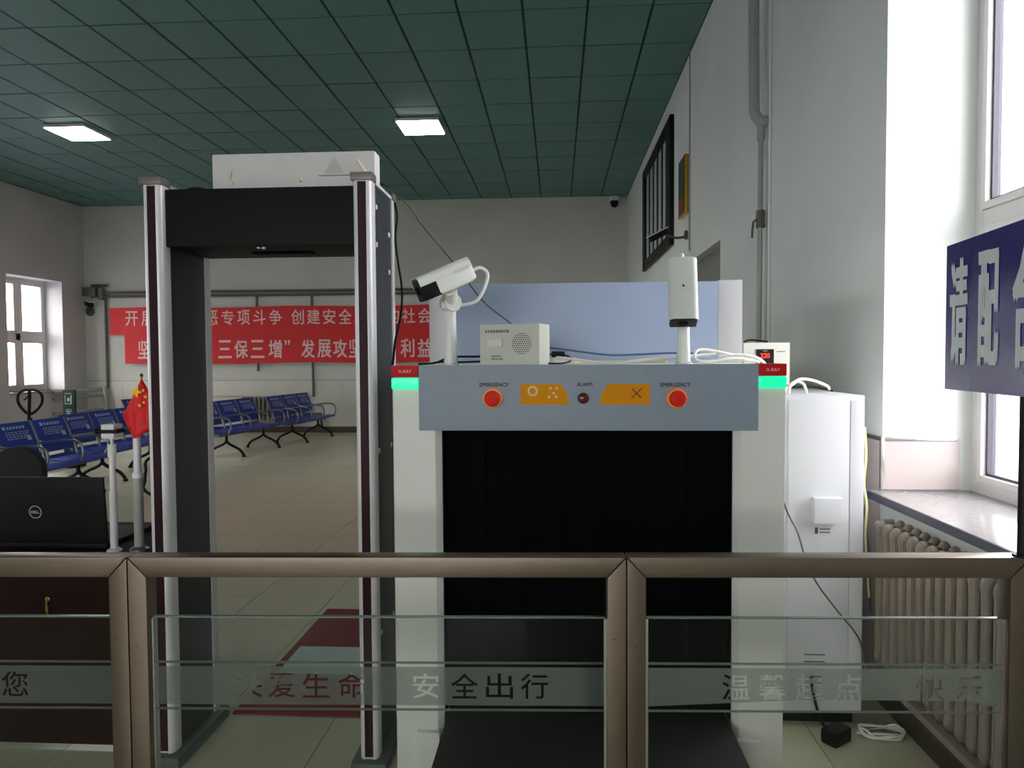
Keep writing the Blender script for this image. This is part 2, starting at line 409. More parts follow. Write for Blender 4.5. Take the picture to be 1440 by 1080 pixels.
# ---- left wall: the far window, and nearer unseen ones added for light
LZ0, LZ1 = .96, 3.16
ed = [FY-.4]+[v for ab in reversed(LWIN) for v in ab]+[BY+.3]
wl = MB()
for i in range(0, len(ed)-1, 2): wl.box(LX-.4, LX, ed[i], ed[i+1], 0, CH)
for a, b in LWIN: wl.box(LX-.4, LX, a, b, 0, LZ0).box(LX-.4, LX, a, b, LZ1, CH)
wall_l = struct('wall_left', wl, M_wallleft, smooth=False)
struct('trim_3', MB().box(LX, LX+.012, 7.98, 9.5, .94, .96).box(LX, LX+.012, 14.0, BY, .94, .96), M_pipe)
struct('baseboard_left', MB().box(LX, LX+.016, FY, BY, 0, .13), M_skirt, bevel=.003)
for n, (a, b) in enumerate(LWIN):
    xa, xb = LX-.45, LX-.38
    f = MB().box(xa, xb, a-.05, a+.07, LZ0-.05, LZ1+.05).box(xa, xb, b-.07, b+.05, LZ0-.05, LZ1+.05).box(xa, xb, a+.07, b-.07, LZ0-.05, LZ0+.07).box(xa, xb, a+.07, b-.07, LZ1-.07, LZ1+.05)
    mid = a+(b-a)*.5; zt = 2.02
    f.box(xa, xb, mid-.06, mid+.06, LZ0+.07, LZ1-.07).box(xa, xb, a+.07, b-.07, zt-.07, zt+.07)
    wo = struct('window_%d' % (n+2), f, M_frame, bevel=.006)
    for ya, yb in ((a+.07, mid-.06), (mid+.06, b-.07)):
        for za, zb in ((LZ0+.07, zt-.07), (zt+.07, LZ1-.07)):
            q = MB().box(xa+.015, xb+.012, ya, ya+.05, za, zb).box(xa+.015, xb+.012, yb-.05, yb, za, zb).box(xa+.015, xb+.012, ya+.05, yb-.05, za, za+.05).box(xa+.015, xb+.012, ya+.05, yb-.05, zb-.05, zb)
            sa = q.build('sash', M_frame, wo, bevel=.004)
            MB().box(xa+.03, xa+.036, ya+.05, yb-.05, za+.05, zb-.05).build('pane', M_glass, sa, smooth=False)
    MB().box(LX-.38, LX+.05, a, b, LZ0-.04, LZ0).build('sill', M_sill, wo, bevel=.004)
# ---- wall behind the camera, with two made-up windows for frontal light
wf = MB(); ed = [LX-.4]+[v for ab in FILLWIN for v in ab]+[RX+.4]
for i in range(0, len(ed)-1, 2): wf.box(ed[i], ed[i+1], FY-.4, FY, 0, CH)
for a, b in FILLWIN: wf.box(a, b, FY-.4, FY, 0, 1.05).box(a, b, FY-.4, FY, 3.15, CH)
struct('wall_front', wf, M_wall, smooth=False)
for n, (a, b) in enumerate(FILLWIN):
    f = MB(); mid = (a+b)/2
    for x0_, x1_ in ((a, a+.06), (mid-.04, mid+.04), (b-.06, b)): f.box(x0_, x1_, FY-.36, FY-.29, 1.05, 3.15)
    for z0_, z1_ in ((1.05, 1.11), (3.09, 3.15)): f.box(a, b, FY-.355, FY-.295, z0_, z1_)
    wo = struct('window_%d' % (n+10), f, M_frame)
    for x0_, x1_ in ((a+.06, mid-.04), (mid+.04, b-.06)): MB().box(x0_, x1_, FY-.33, FY-.324, 1.11, 3.09).build('pane', M_glass, wo, smooth=False)
# ---- ground outside
struct('ground', MB().box(-90, LX-.45, -60, 90, -.4, -.2).box(RX+.5, 90, -60, 90, -.4, -.2).box(LX-.45, RX+.5, -60, FY-.45, -.4, -.2), M_ground, smooth=False)

# ================================================================== CEILING LAMPS, WALL FITTINGS
for lab, (x, y) in zip(('square ceiling lamp glowing white near the middle of the teal ceiling', 'square ceiling lamp glowing white near the left wall of the hall'), ((-1.89, 10.0), (-6.81, 9.87))):
    t = thing('ceiling_light', lab, 'ceiling light', (x, y, CH), 0, 'lit ceiling panels')
    MB().box(x-.30, x+.30, y-.31, y+.31, CH-.045, CH-.005).build('housing', M_frame, t, bevel=.006)
    MB().box(x-.285, x+.285, y-.295, y+.295, CH-.052, CH-.044).build('diffuser', M_lampon, t)

# black framed glazed panel high on the right wall
t = thing('framed_panel', 'large black framed panel with pale vertical panes high on right wall', 'wall panel', (RX, 10.35, 2.94))
ya, yb, za, zb = 8.95, 11.76, 2.94, 4.53; xa = RX-.055
MB().box(xa, RX, ya, ya+.34, za, zb).box(xa, RX, yb-.3, yb, za, zb).box(xa, RX, ya+.34, yb-.3, za, za+.14).box(xa, RX, ya+.34, yb-.3, zb-.16, zb).build('frame', M_blackp, t, bevel=.006)
n = 5; step = (yb-.3-ya-.34)/n
for i in range(n):
    MB().box(RX-.03, RX, ya+.34+i*step+.05, ya+.34+(i+1)*step-.05, za+.14, zb-.16).build('pane', mat('pale_pane', (190, 200, 196), .25), t)
for i in range(1, n):
    MB().box(RX-.04, RX, ya+.34+i*step-.05, ya+.34+i*step+.05, za+.14, zb-.16).build('bar', M_blackp, t)
# gold plaque
t = thing('gold_plaque', 'small gold edged plaque with dark face on right wall', 'plaque', (RX, 8.1, 3.11))
MB().box(RX-.055, RX, 7.92, 8.32, 3.12, 3.76).build('frame', M_gold, t, bevel=.014, seg=3)
MB().box(RX-.060, RX-.052, 7.96, 8.28, 3.34, 3.72).build('upper_face', M_darkgreen, t)
MB().box(RX-.060, RX-.052, 7.96, 8.28, 3.16, 3.335).build('lower_face', mat('plaque_red', (110, 30, 28), .5), t)
# camera on a bracket below the plaque
t = thing('wall_camera', 'small black and white camera on wall bracket below gold plaque', 'camera', (RX, 8.05, 2.9))
b0 = at(926, 331, 8.05)
MB().cyl((RX, 8.05, b0.z), (RX-.03, 8.05, b0.z), .05).tube([(RX-.02, 8.05, b0.z-.02), (RX-.12, 8.05, b0.z-.03), (b0.x+.08, 8.05, b0.z+.0)], .014).build('bracket', M_pipedark, t)
dc = Vector((-.8, -.25, -.42)).normalized(); sc_ = dc.cross(UZ).normalized(); uc = sc_.cross(dc)
MB().obox(b0, dc, sc_, uc, .11, .04, .032).build('body', M_blackp, t, bevel=.012)
MB().obox(b0+uc*.037, dc, sc_, uc, .13, .045, .005).build('sunshade', M_camwhite, t)
# thin conduit lines on the right wall
p = atx(971, 180, RX)
tag(MB().cyl((RX-.008, p.y, 2.7), (RX-.008, p.y, CH), .009, 8).build('conduit', M_pipe), 'thin grey conduit running down right wall beside gold plaque', 'conduit')
tag(MB().cyl((RX-.012, 4.95, 1.2), (RX-.012, 4.95, CH), .008, 8).build('conduit', M_wall), 'slim painted conduit on right wall just beside the thick pipe', 'conduit')
# thick pipe with elbow and valve
t = thing('wall_pipe', 'grey vertical heating pipe with elbow and valve on right wall', 'pipe', (RX-.08, 5.05, 1.2))
MB().tube([(RX-.085, 5.1, CH), (RX-.085, 5.09, 3.9), (RX-.085, 5.07, 3.32), (RX-.08, 5.06, 3.22), (RX-.045, 5.05, 3.17), (RX+.0, 5.05, 3.165)], .036, 14, 5).build('thick_pipe', M_pipe, t)
MB().cyl((RX-.04, 5.06, 3.14), (RX-.048, 5.06, .9), .018, 12).build('thin_pipe', M_pipe, t)
MB().cyl((RX-.04, 5.06, 3.15), (RX-.04, 5.06, 3.04), .026, 12).build('coupling', M_pipe, t)
MB().cyl((RX-.04, 5.06, 2.56), (RX-.04, 5.06, 2.44), .03, 10).build('valve', M_pipedark, t)
MB().tube([(RX-.045, 5.06, 2.50), (RX-.09, 5.05, 2.48), (RX-.098, 5.05, 2.37)], .008, 8, 2).build('valve_lever', M_pipedark, t)
# dome camera in the far right corner
t = thing('dome_camera', 'small white dome camera in the far right ceiling corner', 'camera', (1.17, BY-.12, 4.62))
MB().box(1.08, 1.26, BY-.2, BY, 4.70, 4.80).build('mount', M_camwhite, t, bevel=.02)
MB().lathe((1.17, BY-.12, 4.70), (0, 0, -1), [(.085, 0), (.085, .02), (.075, .07), (.045, .11), (.01, .125)], 16).build('dome', M_blackp, t)

# pipes of the back wall
t = thing('heating_pipes', 'pair of long dark heating pipes along the back wall', 'pipe', (-5, BY, 2.9))
for z, r in ((2.985, .03), (2.905, .028)): MB().cyl((LX+.2, BY-.07, z), (.3, BY-.07, z), r, 10).build('pipe_run', M_pipedark, t)
MB().box(LX+.05, LX+.34, BY-.16, BY-.03, 2.92, 3.10).cyl((LX+.42, BY-.07, 2.84), (LX+.42, BY-.07, 3.10), .07, 12).cyl((LX+.2, BY-.07, 3.14), (LX+.55, BY-.07, 3.14), .03, 10).build('valve_cluster', M_pipedark, t, bevel=.01)
for x, za, n in ((-9.61, .95, 'drop pipe'), (-6.3, 1.3, ''), (-5.12, .76, '')): MB().cyl((x, BY-.045, za), (x, BY-.045, 2.9), .026, 10).build('drop_pipe', M_pipedark, t)
t = thing('corner_camera', 'small black and white camera on the back wall under pipe valves', 'camera', (-9.95, BY, 2.6))
MB().cyl((-9.98, BY, 2.62), (-9.98, BY-.10, 2.66), .03, 10).lathe((-9.98, BY, 2.6), (0, -1, 0), [(.10, 0), (.10, .02), (.05, .03)], 14).build('mount', M_pipedark, t)
MB().obox((-9.88, BY-.18, 2.74), Vector((.8, -.5, -.2)).normalized(), Vector((.5, .8, 0)).normalized(), UZ, .12, .045, .05).build('body', M_blackp, t, bevel=.015)
MB().obox((-9.88, BY-.18, 2.80), Vector((.8, -.5, -.2)).normalized(), Vector((.5, .8, 0)).normalized(), UZ, .13, .05, .008).build('sunshade', M_camwhite, t)
# low pipe loop and radiator near the left end
t = thing('low_pipe_loop', 'pale low pipe loop running along back wall beside the left corner', 'pipe', (-9.9, BY, .3))
MB().tube([(LX+.05, 13.6, .90), (-9.75, BY-.15, .93), (-9.62, BY-.12, .90), (-9.60, BY-.12, .3)], .045, 10, 3).build('upper_pipe', M_pipe, t)
MB().tube([(LX+.05, 13.6, .78), (-9.8, BY-.14, .80), (-9.60, BY-.12, .78)], .03, 10, 3).tube([(LX+.05, 13.6, .48), (-9.8, BY-.14, .5), (-9.60, BY-.12, .5)], .03, 10, 3).build('lower_pipe', M_pipe, t)

# red banners
def text_along(mb, items, zc, h_, wch, bold, y):
    for ch, x in items:
        mb.flat(fit(ch, x, zc, wch, h_, bold), (0, y, 0), UX, UZ)
def px_x(px, y): return at(px, 470, y).x
t = thing('upper_banner', 'upper red banner with one line of white characters on back wall', 'banner', (-6.0, BY-.02, 2.09))
def cloth(x0, x1, z0, z1, y, amp):
    mb = MB(); nx, nz = 40, 6; vs = []
    for s_ in (0, 1):
        for i in range(nx+1):
            for j in range(nz+1):
                x = x0+(x1-x0)*i/nx; z = z0+(z1-z0)*j/nz
                vs.append((x, y+amp*math.sin(i*.9)*math.cos(j*.8)+(.004 if s_ else 0), z+(.012*math.sin(i*.35) if j in (0, nz) else 0)))
    fs = []; m = (nx+1)*(nz+1)
    for i in range(nx):
        for j in range(nz):
            a = i*(nz+1)+j; b = a+nz+1; fs += [(a, b, b+1, a+1), (m+a, m+a+1, m+b+1, m+b)]
    for i in range(nx):
        a = i*(nz+1); b = a+nz+1; fs += [(a, m+a, m+b, b), (a+nz, b+nz, m+b+nz, m+a+nz)]
    for a0 in (0, nx*(nz+1)):
        for j in range(nz): fs.append((a0+j, a0+j+1, m+a0+j+1, m+a0+j))
    return mb.add(vs, fs)
YB = BY-.085
cloth(px_x(155, YB), px_x(628, YB), 2.085, 2.66, YB, .003).build('cloth', M_banner, t)
q = MB(); text_along(q, [(c, px_x(186+22.45*i, YB)) for i, c in enumerate('开展扫黑除恶专项斗争')], 2.435, .31, .27, .010, YB-.008)
text_along(q, [(c, px_x(419+22.3*i, YB)) for i, c in enumerate('创建安全和谐的社会')], 2.435, .31, .27, .010, YB-.008)
q.build('lettering', M_bannertext, t)
t = thing('lower_banner', 'lower red banner with larger white characters on back wall', 'banner', (-6.0, BY-.05, 1.47))
YC = BY-.11
cloth(px_x(175, YC), px_x(628, YC), 1.475, 2.10, YC, .003).build('cloth', M_banner, t)
q = MB(); text_along(q, [(c, px_x(x, YC)) for c, x in zip('坚决打好三保三增发展攻坚战利益', (203, 226, 249, 272, 316, 339, 362, 387, 433, 456, 478, 500, 523, 573, 597))], 1.77, .38, .29, .016, YC-.008)
for px, ch in ((294, '“'), (404, '”')): q.flat(fit(ch, px_x(px, YC), 1.90, .12, .11, .03), (0, YC-.008, 0), UX, UZ)
q.build('lettering', M_bannertext, t)

# radiators
def radiator_sections(t, n, place, h, z0, dx, dy):
    """cast iron sections: two columns with rounded heads"""
    prof = []
    me = None
    for i in range(n):
        if me is None:
            q = MB(); r = .022
            for c in (-dx/2+r, dx/2-r):
                q.tube([(c, 0, z0+.03), (c, 0, z0+.10), (c, 0, z0+h-.10), (c, 0, z0+h-.03)], r, 10, 2)
                q.lathe((c, 0, z0+h-.06), (0, 0, 1), [(r, 0), (r*1.15, .02), (r*1.0, .04), (r*.6, .055), (.003, .06)], 10)
                q.lathe((c, 0, z0+.06), (0, 0, -1), [(r, 0), (r*1.15, .02), (r*1.0, .04), (r*.6, .055), (.003, .06)], 10)
            q.box(-dx/2+r, dx/2-r, -.014, .014, z0+h-.075, z0+h-.02).box(-dx/2+r, dx/2-r, -.014, .014, z0+.02, z0+.075)
            q.cyl((0, -dy/2, z0+h-.055), (0, dy/2, z0+h-.055), .026, 10).cyl((0, -dy/2, z0+.055), (0, dy/2, z0+.055), .026, 10)
            o = q.build('section', M_rad, t, local=True); me = o.data
        else:
            o = bpy.data.objects.new('section', me); COL.objects.link(o); o.parent = t
        o.location = place(i)[0]; o.rotation_euler = (0, 0, place(i)[1])
t = thing('radiator', 'cast iron column radiator with worn paint under the right windowsill', 'radiator', (RX-.09, 2.4, 0))
OFF[t.name] = Vector((0, 0, 0)); t.location = (0, 0, 0)
radiator_sections(t, 22, lambda i: ((RX-.085, 2.985-.0665*i, 0), 0), .60, .275, .12, .066)
MB().tube([(RX-.085, 3.03, .83), (RX-.085, 3.10, .83), (RX-.04, 3.14, .83), (RX+.02, 3.15, .83)], .016, 10, 3).build('feed_pipe', M_pipe, t)
MB().box(RX-.16, RX-.01, 1.5, 3.03, .245, .272).build('support_rail', M_rad, t)
t = thing('radiator', 'radiator under pale board on back wall behind blue benches', 'radiator', (0, 0, 0))
radiator_sections(t, 14, lambda i: ((-6.6+.09*i, BY-.11, 0), PI/2), .50, .26, .12, .09)
tag(MB().box(-7.3, -5.14, BY-.06, BY-.011, .775, 1.10).build('radiator_board', M_dado, None, bevel=.004), 'pale flat board fixed on back wall above the far radiator', 'board')
tag(MB().tube([(-5.4, BY-.1, .40), (-4.95, BY-.1, .40), (-4.92, BY-.1, .1)], .035, 10, 1).build('low_pipe', M_pipedark), 'dark pipe elbow dropping to floor right of the far radiator', 'pipe')
t = thing('notice_board', 'black framed notice board on left wall beside the window', 'board', (LX, 11.5, 1.2))
MB().box(LX, LX+.05, 11.2, 12.02, 1.25, 2.0).build('frame', M_blackp, t, bevel=.005)
MB().box(LX+.048, LX+.055, 11.26, 11.96, 1.31, 1.94).build('face', M_pipedark, t)

# ================================================================== BENCHES
def make_bench(label, loc, rz):
    t = thing('waiting_bench', label, 'bench', loc, rz, 'blue steel waiting benches')
    # local: faces +x, seats along y
    for i in (-1, 0, 1):
        y = i*.56
        pr = [(-.24, .455), (-.2, .42), (0, .405), (.2, .425), (.26, .40), (.262, .385), (.2, .408), (0, .388), (-.21, .402), (-.255, .44)]
        MB().prism(pr, (0, y-.26, 0), UX, UZ, UY, .52).build('seat', M_blue, t, local=True, bevel=.003)
        pb = [(-.235, .50), (-.262, .60), (-.31, .74), (-.365, .87), (-.38, .868), (-.326, .737), (-.28, .597), (-.25, .49)]
        bk = MB().prism(pb, (0, y-.26, 0), UX, UZ, UY, .52).build('backrest', M_blue, t, local=True, bevel=.003)
        d = Vector((-.055, 0, .13)).normalized(); nrm = Vector((d.z, 0, -d.x))
        q = MB(); rnd = random.Random(3)
        def strip(y0, y1, s0, s1):
            o0 = Vector((-.306, 0, .74))+nrm*.004
            q.add([o0+d*s0+UY*y0, o0+d*s0+UY*y1, o0+d*s1+UY*y1, o0+d*s1+UY*y0], [(0, 1, 2, 3)])
        for s0 in (.02, -.005, -.03, -.055):
            yy = y-.15
            while yy < y+.15:
                wd = rnd.uniform(.02, .045); strip(yy, yy+wd, s0, s0+.011); yy += wd+.014
        strip(y-.17, y-.125, .06, .10)
        for m_ in range(6): strip(y-.105+m_*.045, y-.075+m_*.045, .062, .094)
        strip(y+.13, y+.19, -.085, -.03)
        q.build('print', M_benchtext, bk, local=True)
    MB().box(-.06, .06, -.84, .84, .335, .385).build('beam', M_gun, t, local=True)
    for y in (-.56, .56):
        MB().tube([(.30, y, .03), (.22, y, .12), (.02, y, .22), (.0, y, .34)], .022, 8, 4).tube([(-.30, y, .03), (-.22, y, .12), (-.02, y, .22), (.0, y, .34)], .022, 8, 4).cyl((.3, y, 0), (.3, y, .03), .03, 8).cyl((-.3, y, 0), (-.3, y, .03), .03, 8).build('leg', M_blackp, t, local=True)
    for y in (-.84, -.28, .28, .84):
        MB().tube([(.22, y, .40), (.26, y, .50), (.22, y, .62), (.05, y, .645), (-.24, y, .62), (-.31, y, .74), (-.37, y, .87)], .015, 8, 4).tube([(-.24, y, .62), (-.22, y, .50), (-.20, y, .43)], .015, 8, 3).build('armrest', M_gun, t, local=True)
    return t
bA = make_bench('blue bench behind the laptop, nearest of the benches by the pallet jack', (-5.64, 7.45, 0), 0)
dup(bA, (-5.84, 9.3, 0), .02, 'blue bench behind the webcam stand, second in the row', 'blue steel waiting benches')
dup(bA, (-5.22, 11.6, 0), -.12, 'blue bench seen through the metal detector arch, its nearer one', 'blue steel waiting benches')
dup(bA, (-4.86, 13.45, 0), -.10, 'blue bench in front of the far radiator, last in the row', 'blue steel waiting benches')
dup(bA, (-7.2, 12.7, 0), .05, 'blue bench half hidden behind the flag, off the main row', 'blue steel waiting benches')
# pallet jack
t = thing('pallet_jack', 'black pallet jack with looped handle behind the blue benches', 'pallet jack', (-7.39, 9.5, 0))
MB().tube([(-7.39, 9.5, .22), (-7.39, 9.52, .75)], .03, 10, 1).tube([(-7.39, 9.5, .72), (-7.39, 9.53, 1.13)], .022, 10, 1).build('shaft', M_blackp, t)
MB().tube([(-7.39, 9.52, .80), (-7.54, 9.53, .92), (-7.57, 9.53, 1.05), (-7.50, 9.53, 1.13), (-7.39, 9.53, 1.14), (-7.28, 9.53, 1.13), (-7.21, 9.53, 1.05), (-7.24, 9.53, .92)], .020, 8, 5, True).build('handle_loop', M_blackp, t)
MB().tube([(-7.39, 9.5, 1.05), (-7.46, 9.51, 1.0)], .012, 8, 1).build('release_lever', M_blackp, t)
MB().box(-7.55, -7.23, 9.4, 9.6, .08, .28).build('head', mat('jack_red', (120, 30, 28), .5), t, bevel=.01)
for x in (-7.53, -7.31): MB().box(x, x+.06+.0, 9.6, 10.7, .06, .12).build('fork', MATS['jack_red'], t, bevel=.006)
for x in (-7.46, -7.32): MB().cyl((x-.03, 9.45, .09), (x+.03, 9.45, .09), .09, 16).build('wheel', M_blackp, t)
# green exit post sign
t = thing('green_sign', 'narrow dark green standing sign with white arrow behind blue benches', 'sign', (-6.66, 9.9, 0))
g0 = at(96, 548, 9.9)
MB().box(g0.x-.09, g0.x+.09, 9.9, 9.94, .10, g0.z).build('board', M_darkgreen, t, bevel=.004)
MB().box(g0.x-.15, g0.x+.15, 9.8, 10.04, 0, .05).box(g0.x-.03, g0.x+.03, 9.91, 9.93, .05, .1).build('base', M_blackp, t, bevel=.01)
q = MB()
for r_ in ((-.055, .05, -.06, -.05), (-.055, .05, -.21, -.20), (-.055, -.045, -.2, -.08), (.03, .05, -.2, -.08), (-.02, .02, -.17, -.12)):
    q.add([(g0.x+r_[0], 9.896, g0.z+r_[2]), (g0.x+r_[1], 9.896, g0.z+r_[2]), (g0.x+r_[1], 9.896, g0.z+r_[3]), (g0.x+r_[0], 9.896, g0.z+r_[3])], [(0, 1, 2, 3)])
for i, c in enumerate('安全出口'): q.flat(fit(c, g0.x, g0.z-.32-.13*i, .09, .09), (0, 9.896, 0), UX, UZ)
q.build('lettering', M_signwhite, t)

# ================================================================== CARPET, FLOOR BITS
tag(MB().box(-1.42, -.72, 2.97, 4.26, .001, .009).build('carpet', M_carpet, None, bevel=.003), 'red carpet strip on floor just past the metal detector', 'carpet')
tag(MB().box(-1.37, -.80, 3.36, 3.66, .0095, .022).build('floor_board', mat('pale_board', (178, 200, 196), .4), None, bevel=.004), 'pale flat board lying across the red carpet', 'board')

# ================================================================== METAL DETECTOR
t = thing('metal_detector', 'dark walk-through metal detector arch with silver edged posts', 'metal detector', (-1.1, 2.76, 0))
DT = 2.2
for xa, xb in ((-1.537, -1.462), (-.741, -.672)):
    c = (xa+xb)/2; hw = (xb-xa)/2
    pn = MB().box(xa+.006, xb-.006, 2.625, 2.90, .05, DT).build('side_panel', M_slate, t, bevel=.003)
    if xa > -1:
        q = MB()
        for yy, zz in ((2.66, 2.12), (2.86, 2.05), (2.66, 1.98), (2.86, 1.90), (2.66, 1.2), (2.86, 1.2), (2.66, .5), (2.86, .5)): q.lathe((xb-.006, yy, zz), (1, 0, 0), [(.011, 0), (.010, .004), (.003, .006)], 10)
        q.build('screw', M_camwhite, pn)
    for yf, s_ in ((2.57, 1), (2.955, -1)):
        prof = [(-hw, .058), (-hw, .016), (-hw+.006, .006), (-hw+.016, .0), (-.016, 0), (-.016, .004), (.016, .004), (.016, 0), (hw-.016, 0), (hw-.006, .006), (hw, .016), (hw, .058)]
        po = MB().prism(prof, (c, yf, .05), UX, UY*s_, UZ, DT-.05).build('post', M_alu, t)
        MB().box(c-.0155, c+.0155, min(yf-.001*s_, yf+.0035*s_), max(yf-.001*s_, yf+.0035*s_), .06, DT-.005).build('light_strip', M_maroon, po)
        MB().box(xa-.006, xb+.006, yf-.008 if s_ > 0 else yf-.06, yf+.06 if s_ > 0 else yf+.008, DT, DT+.028).build('post_cap', mat('cap_grey', (122, 117, 112), .4, .3), t, bevel=.004)
    MB().box(xa, xb, 2.63, 2.90, DT, DT+.012).build('top_trim', M_alu, t)
    MB().box(xa-.03, xb+.035, 2.54, 2.962, .001, .05).build('base', mat('base_grey', (84, 92, 88), .5), t, bevel=.012)
cb = MB().box(-1.468, -.735, 2.60, 2.93, 1.975, DT-.012).build('crossbar', M_darkbar, t, bevel=.004)
MB().box(-1.20, -.96, 2.755, 2.80, 1.969, 1.976).build('slot', M_black, cb)
MB().box(-1.13, -1.12, 2.64, 2.65, 1.970, 1.977).box(-1.11, -1.10, 2.64, 2.65, 1.970, 1.977).box(-1.12, -1.11, 2.66, 2.67, 1.970, 1.977).build('indicator', M_alu, cb)
# foam wrapped box on the top
t = thing('foam_box', 'long white foam wrapped box lying on the metal detector arch', 'box', (-1.0, 2.75, DT))
MB().box(-1.318, -.684, 2.68, 2.76, DT-.012, 2.337).build('wrap', M_paper, t, bevel=.008)
q = MB()
q.add([(-.88, 2.676, 2.255), (-.80, 2.676, 2.255), (-.84, 2.676, 2.315)], [(0, 1, 2)])
q.build('triangle_mark', mat('faint_mark', (206, 200, 198), .7), t)
MB().box(-.90, -.77, 2.676, 2.679, 2.245, 2.248).build('print_line', mat('faint_line', (150, 140, 136), .7), t)
MB().tube([(-1.245, 2.675, 2.27), (-1.25, 2.67, 2.24), (-1.235, 2.672, 2.22)], .007, 6, 3).tube([(-.97, 2.675, 2.245), (-.968, 2.672, 2.225)], .007, 6, 1).tube([(-.75, 2.672, 2.30), (-.71, 2.672, 2.24)], .008, 6, 1).build('tape', mat('tape_cream', (222, 214, 190), .5), t)

# ================================================================== X-RAY MACHINE
MX0, MX1, MF, MT = -.565, .760, 2.42, 1.526
TX0, TX1, TZ0, TZ1 = -.399, .594, .30, 1.303
t = thing('baggage_scanner', 'large white and grey X-ray baggage scanner with black tunnel', 'X-ray scanner', (.1, 3.5, 0)); XR = t
for xa, xb, inn in ((MX0, TX0, 1), (TX1, MX1, -1)):
    c = .022
    if inn > 0: poly = [(xa, MF), (xb-.02, MF), (xb, MF+c), (xb, 4.8), (xa, 4.8)]
    else: poly = [(xa+.02, MF), (xb, MF), (xb, 4.8), (xa, 4.8), (xa, MF+c)]
    MB().prism(poly, (0, 0, .03), UX, UY, UZ, 1.415).build('pillar', M_white, t, bevel=.002)
hd = MB().box(MX0+.001, MX1-.001, MF+.012, 3.05, 1.445, MT-.002).box(TX0-.03, TX1+.03, MF+.012, 3.05, TZ1, 1.445).build('header', M_white, t, bevel=.002)
gx0, gx1, gy = -.472, .668, 2.404
gp = MB().box(gx0, gx1, gy, MF+.014, TZ1, MT).build('control_panel', M_grey, t, bevel=.003)
def on_panel(px, py): p = at(px, py, gy); return p.x, p.z
for s_ in (0, 1):
    xa, xb = (MX0, gx0-.002) if s_ == 0 else (gx1+.002, MX1)
    rl = MB().box(xa-.002, xb, MF-.014, MF+.10, 1.486, MT).build('red_lamp', M_red, t, bevel=.004)
    gl = MB().box(xa-.002, xb, MF-.014, MF+.10, 1.446, 1.483).build('green_lamp', M_green, t, bevel=.004)
    MB().flat(fit('X-RAY', (xa+xb)/2, 1.506, .045, .011), (0, MF-.0148, 0), UX, UZ).build('lettering', M_bannertext, rl)
    MB().flat(fit('POWER', (xa+xb)/2, 1.466, .05, .012), (0, MF-.0148, 0), UX, UZ).build('lettering', mat('teal_ink', (20, 170, 130), .5, emit=.4, var=0), gl)
for px, pc, py in ((693, 695, 560), (951, 950, 560)):
    x, z = on_panel(px, py)
    eb = MB().lathe((x, gy, z), (0, -1, 0), [(.034, 0), (.034, .010), (.031, .014), (.027, .014)], 24).build('emergency_collar', M_orange, gp)
    MB().lathe((x, gy-.012, z), (0, -1, 0), [(.018, 0), (.018, .006), (.026, .01), (.027, .02), (.024, .026), (.012, .028)], 24).build('emergency_button', M_estop, gp)
    lx, lz = on_panel(pc, 541)
    MB().flat(fit('EMERGENCY', lx, lz, .100, .0135, .03), (0, gy-.001, 0), UX, UZ).build('lettering', M_ink, gp)
lx, lz = on_panel(822, 540.5); MB().flat(fit('ALARM', lx, lz, .052, .0125, .03), (0, gy-.001, 0), UX, UZ).build('lettering', M_ink, gp)
x, z = on_panel(820, 560)
MB().lathe((x, gy, z), (0, -1, 0), [(.019, 0), (.019, .006), (.016, .007)], 20).build('alarm_bezel', M_inkblack, gp)
MB().lathe((x, gy-.006, z), (0, -1, 0), [(.0155, 0), (.0155, .008), (.011, .014), (.004, .016)], 20).build('alarm_lamp', M_alarm, gp)
def poly_on(pts): return [(on_panel(*p)[0], on_panel(*p)[1]) for p in pts]
pl = poly_on([(732, 540), (732, 569), (800, 569), (799.5, 562), (797, 553), (792, 545), (788, 540)])
s1 = MB().prism(pl, (0, gy-.0015, 0), UX, UZ, UY, .0015).build('sticker', M_yellow, gp)
pl = poly_on([(914, 540), (914, 569), (843, 569), (844, 562), (847, 553), (851, 545), (856, 540)])
s2 = MB().prism(pl, (0, gy-.0015, 0), UX, UZ, UY, .0015).build('sticker', M_yellow, gp)
q = MB(); cx, cz = on_panel(749, 550)
def ring(q, cx, cz, r0, r1, y, n=20):
    vs = []
    for i in range(n):
        a = 2*PI*i/n; vs += [(cx+r0*math.cos(a), y, cz+r0*math.sin(a)), (cx+r1*math.cos(a), y, cz+r1*math.sin(a))]
    q.add(vs, [(2*i, 2*i+1, (2*i+3) % (2*n), (2*i+2) % (2*n)) for i in range(n)])
ring(q, cx, cz, .011, .018, gy-.0022)
for px, py in ((774, 546), (783, 546), (778.5, 553), (772, 558), (782, 558)):
    a, b = on_panel(px, py); ring(q, a, b, .0005, .005, gy-.0022, 10)
q.build('pictogram', mat('sticker_white', (225, 190, 150), .6, var=0), s1)
q = MB(); cx, cz = on_panel(895, 553)
for a in (PI/4, -PI/4):
    u = Vector((math.cos(a), 0, math.sin(a))); v = Vector((-math.sin(a), 0, math.cos(a))); o_ = Vector((cx, gy-.0022, cz))
    q.add([o_-u*.022-v*.002, o_+u*.022-v*.002, o_+u*.022+v*.002, o_-u*.022+v*.002], [(0, 1, 2, 3)])
q.build('pictogram', mat('brown_ink', (110, 44, 12), .6, var=0), s2)
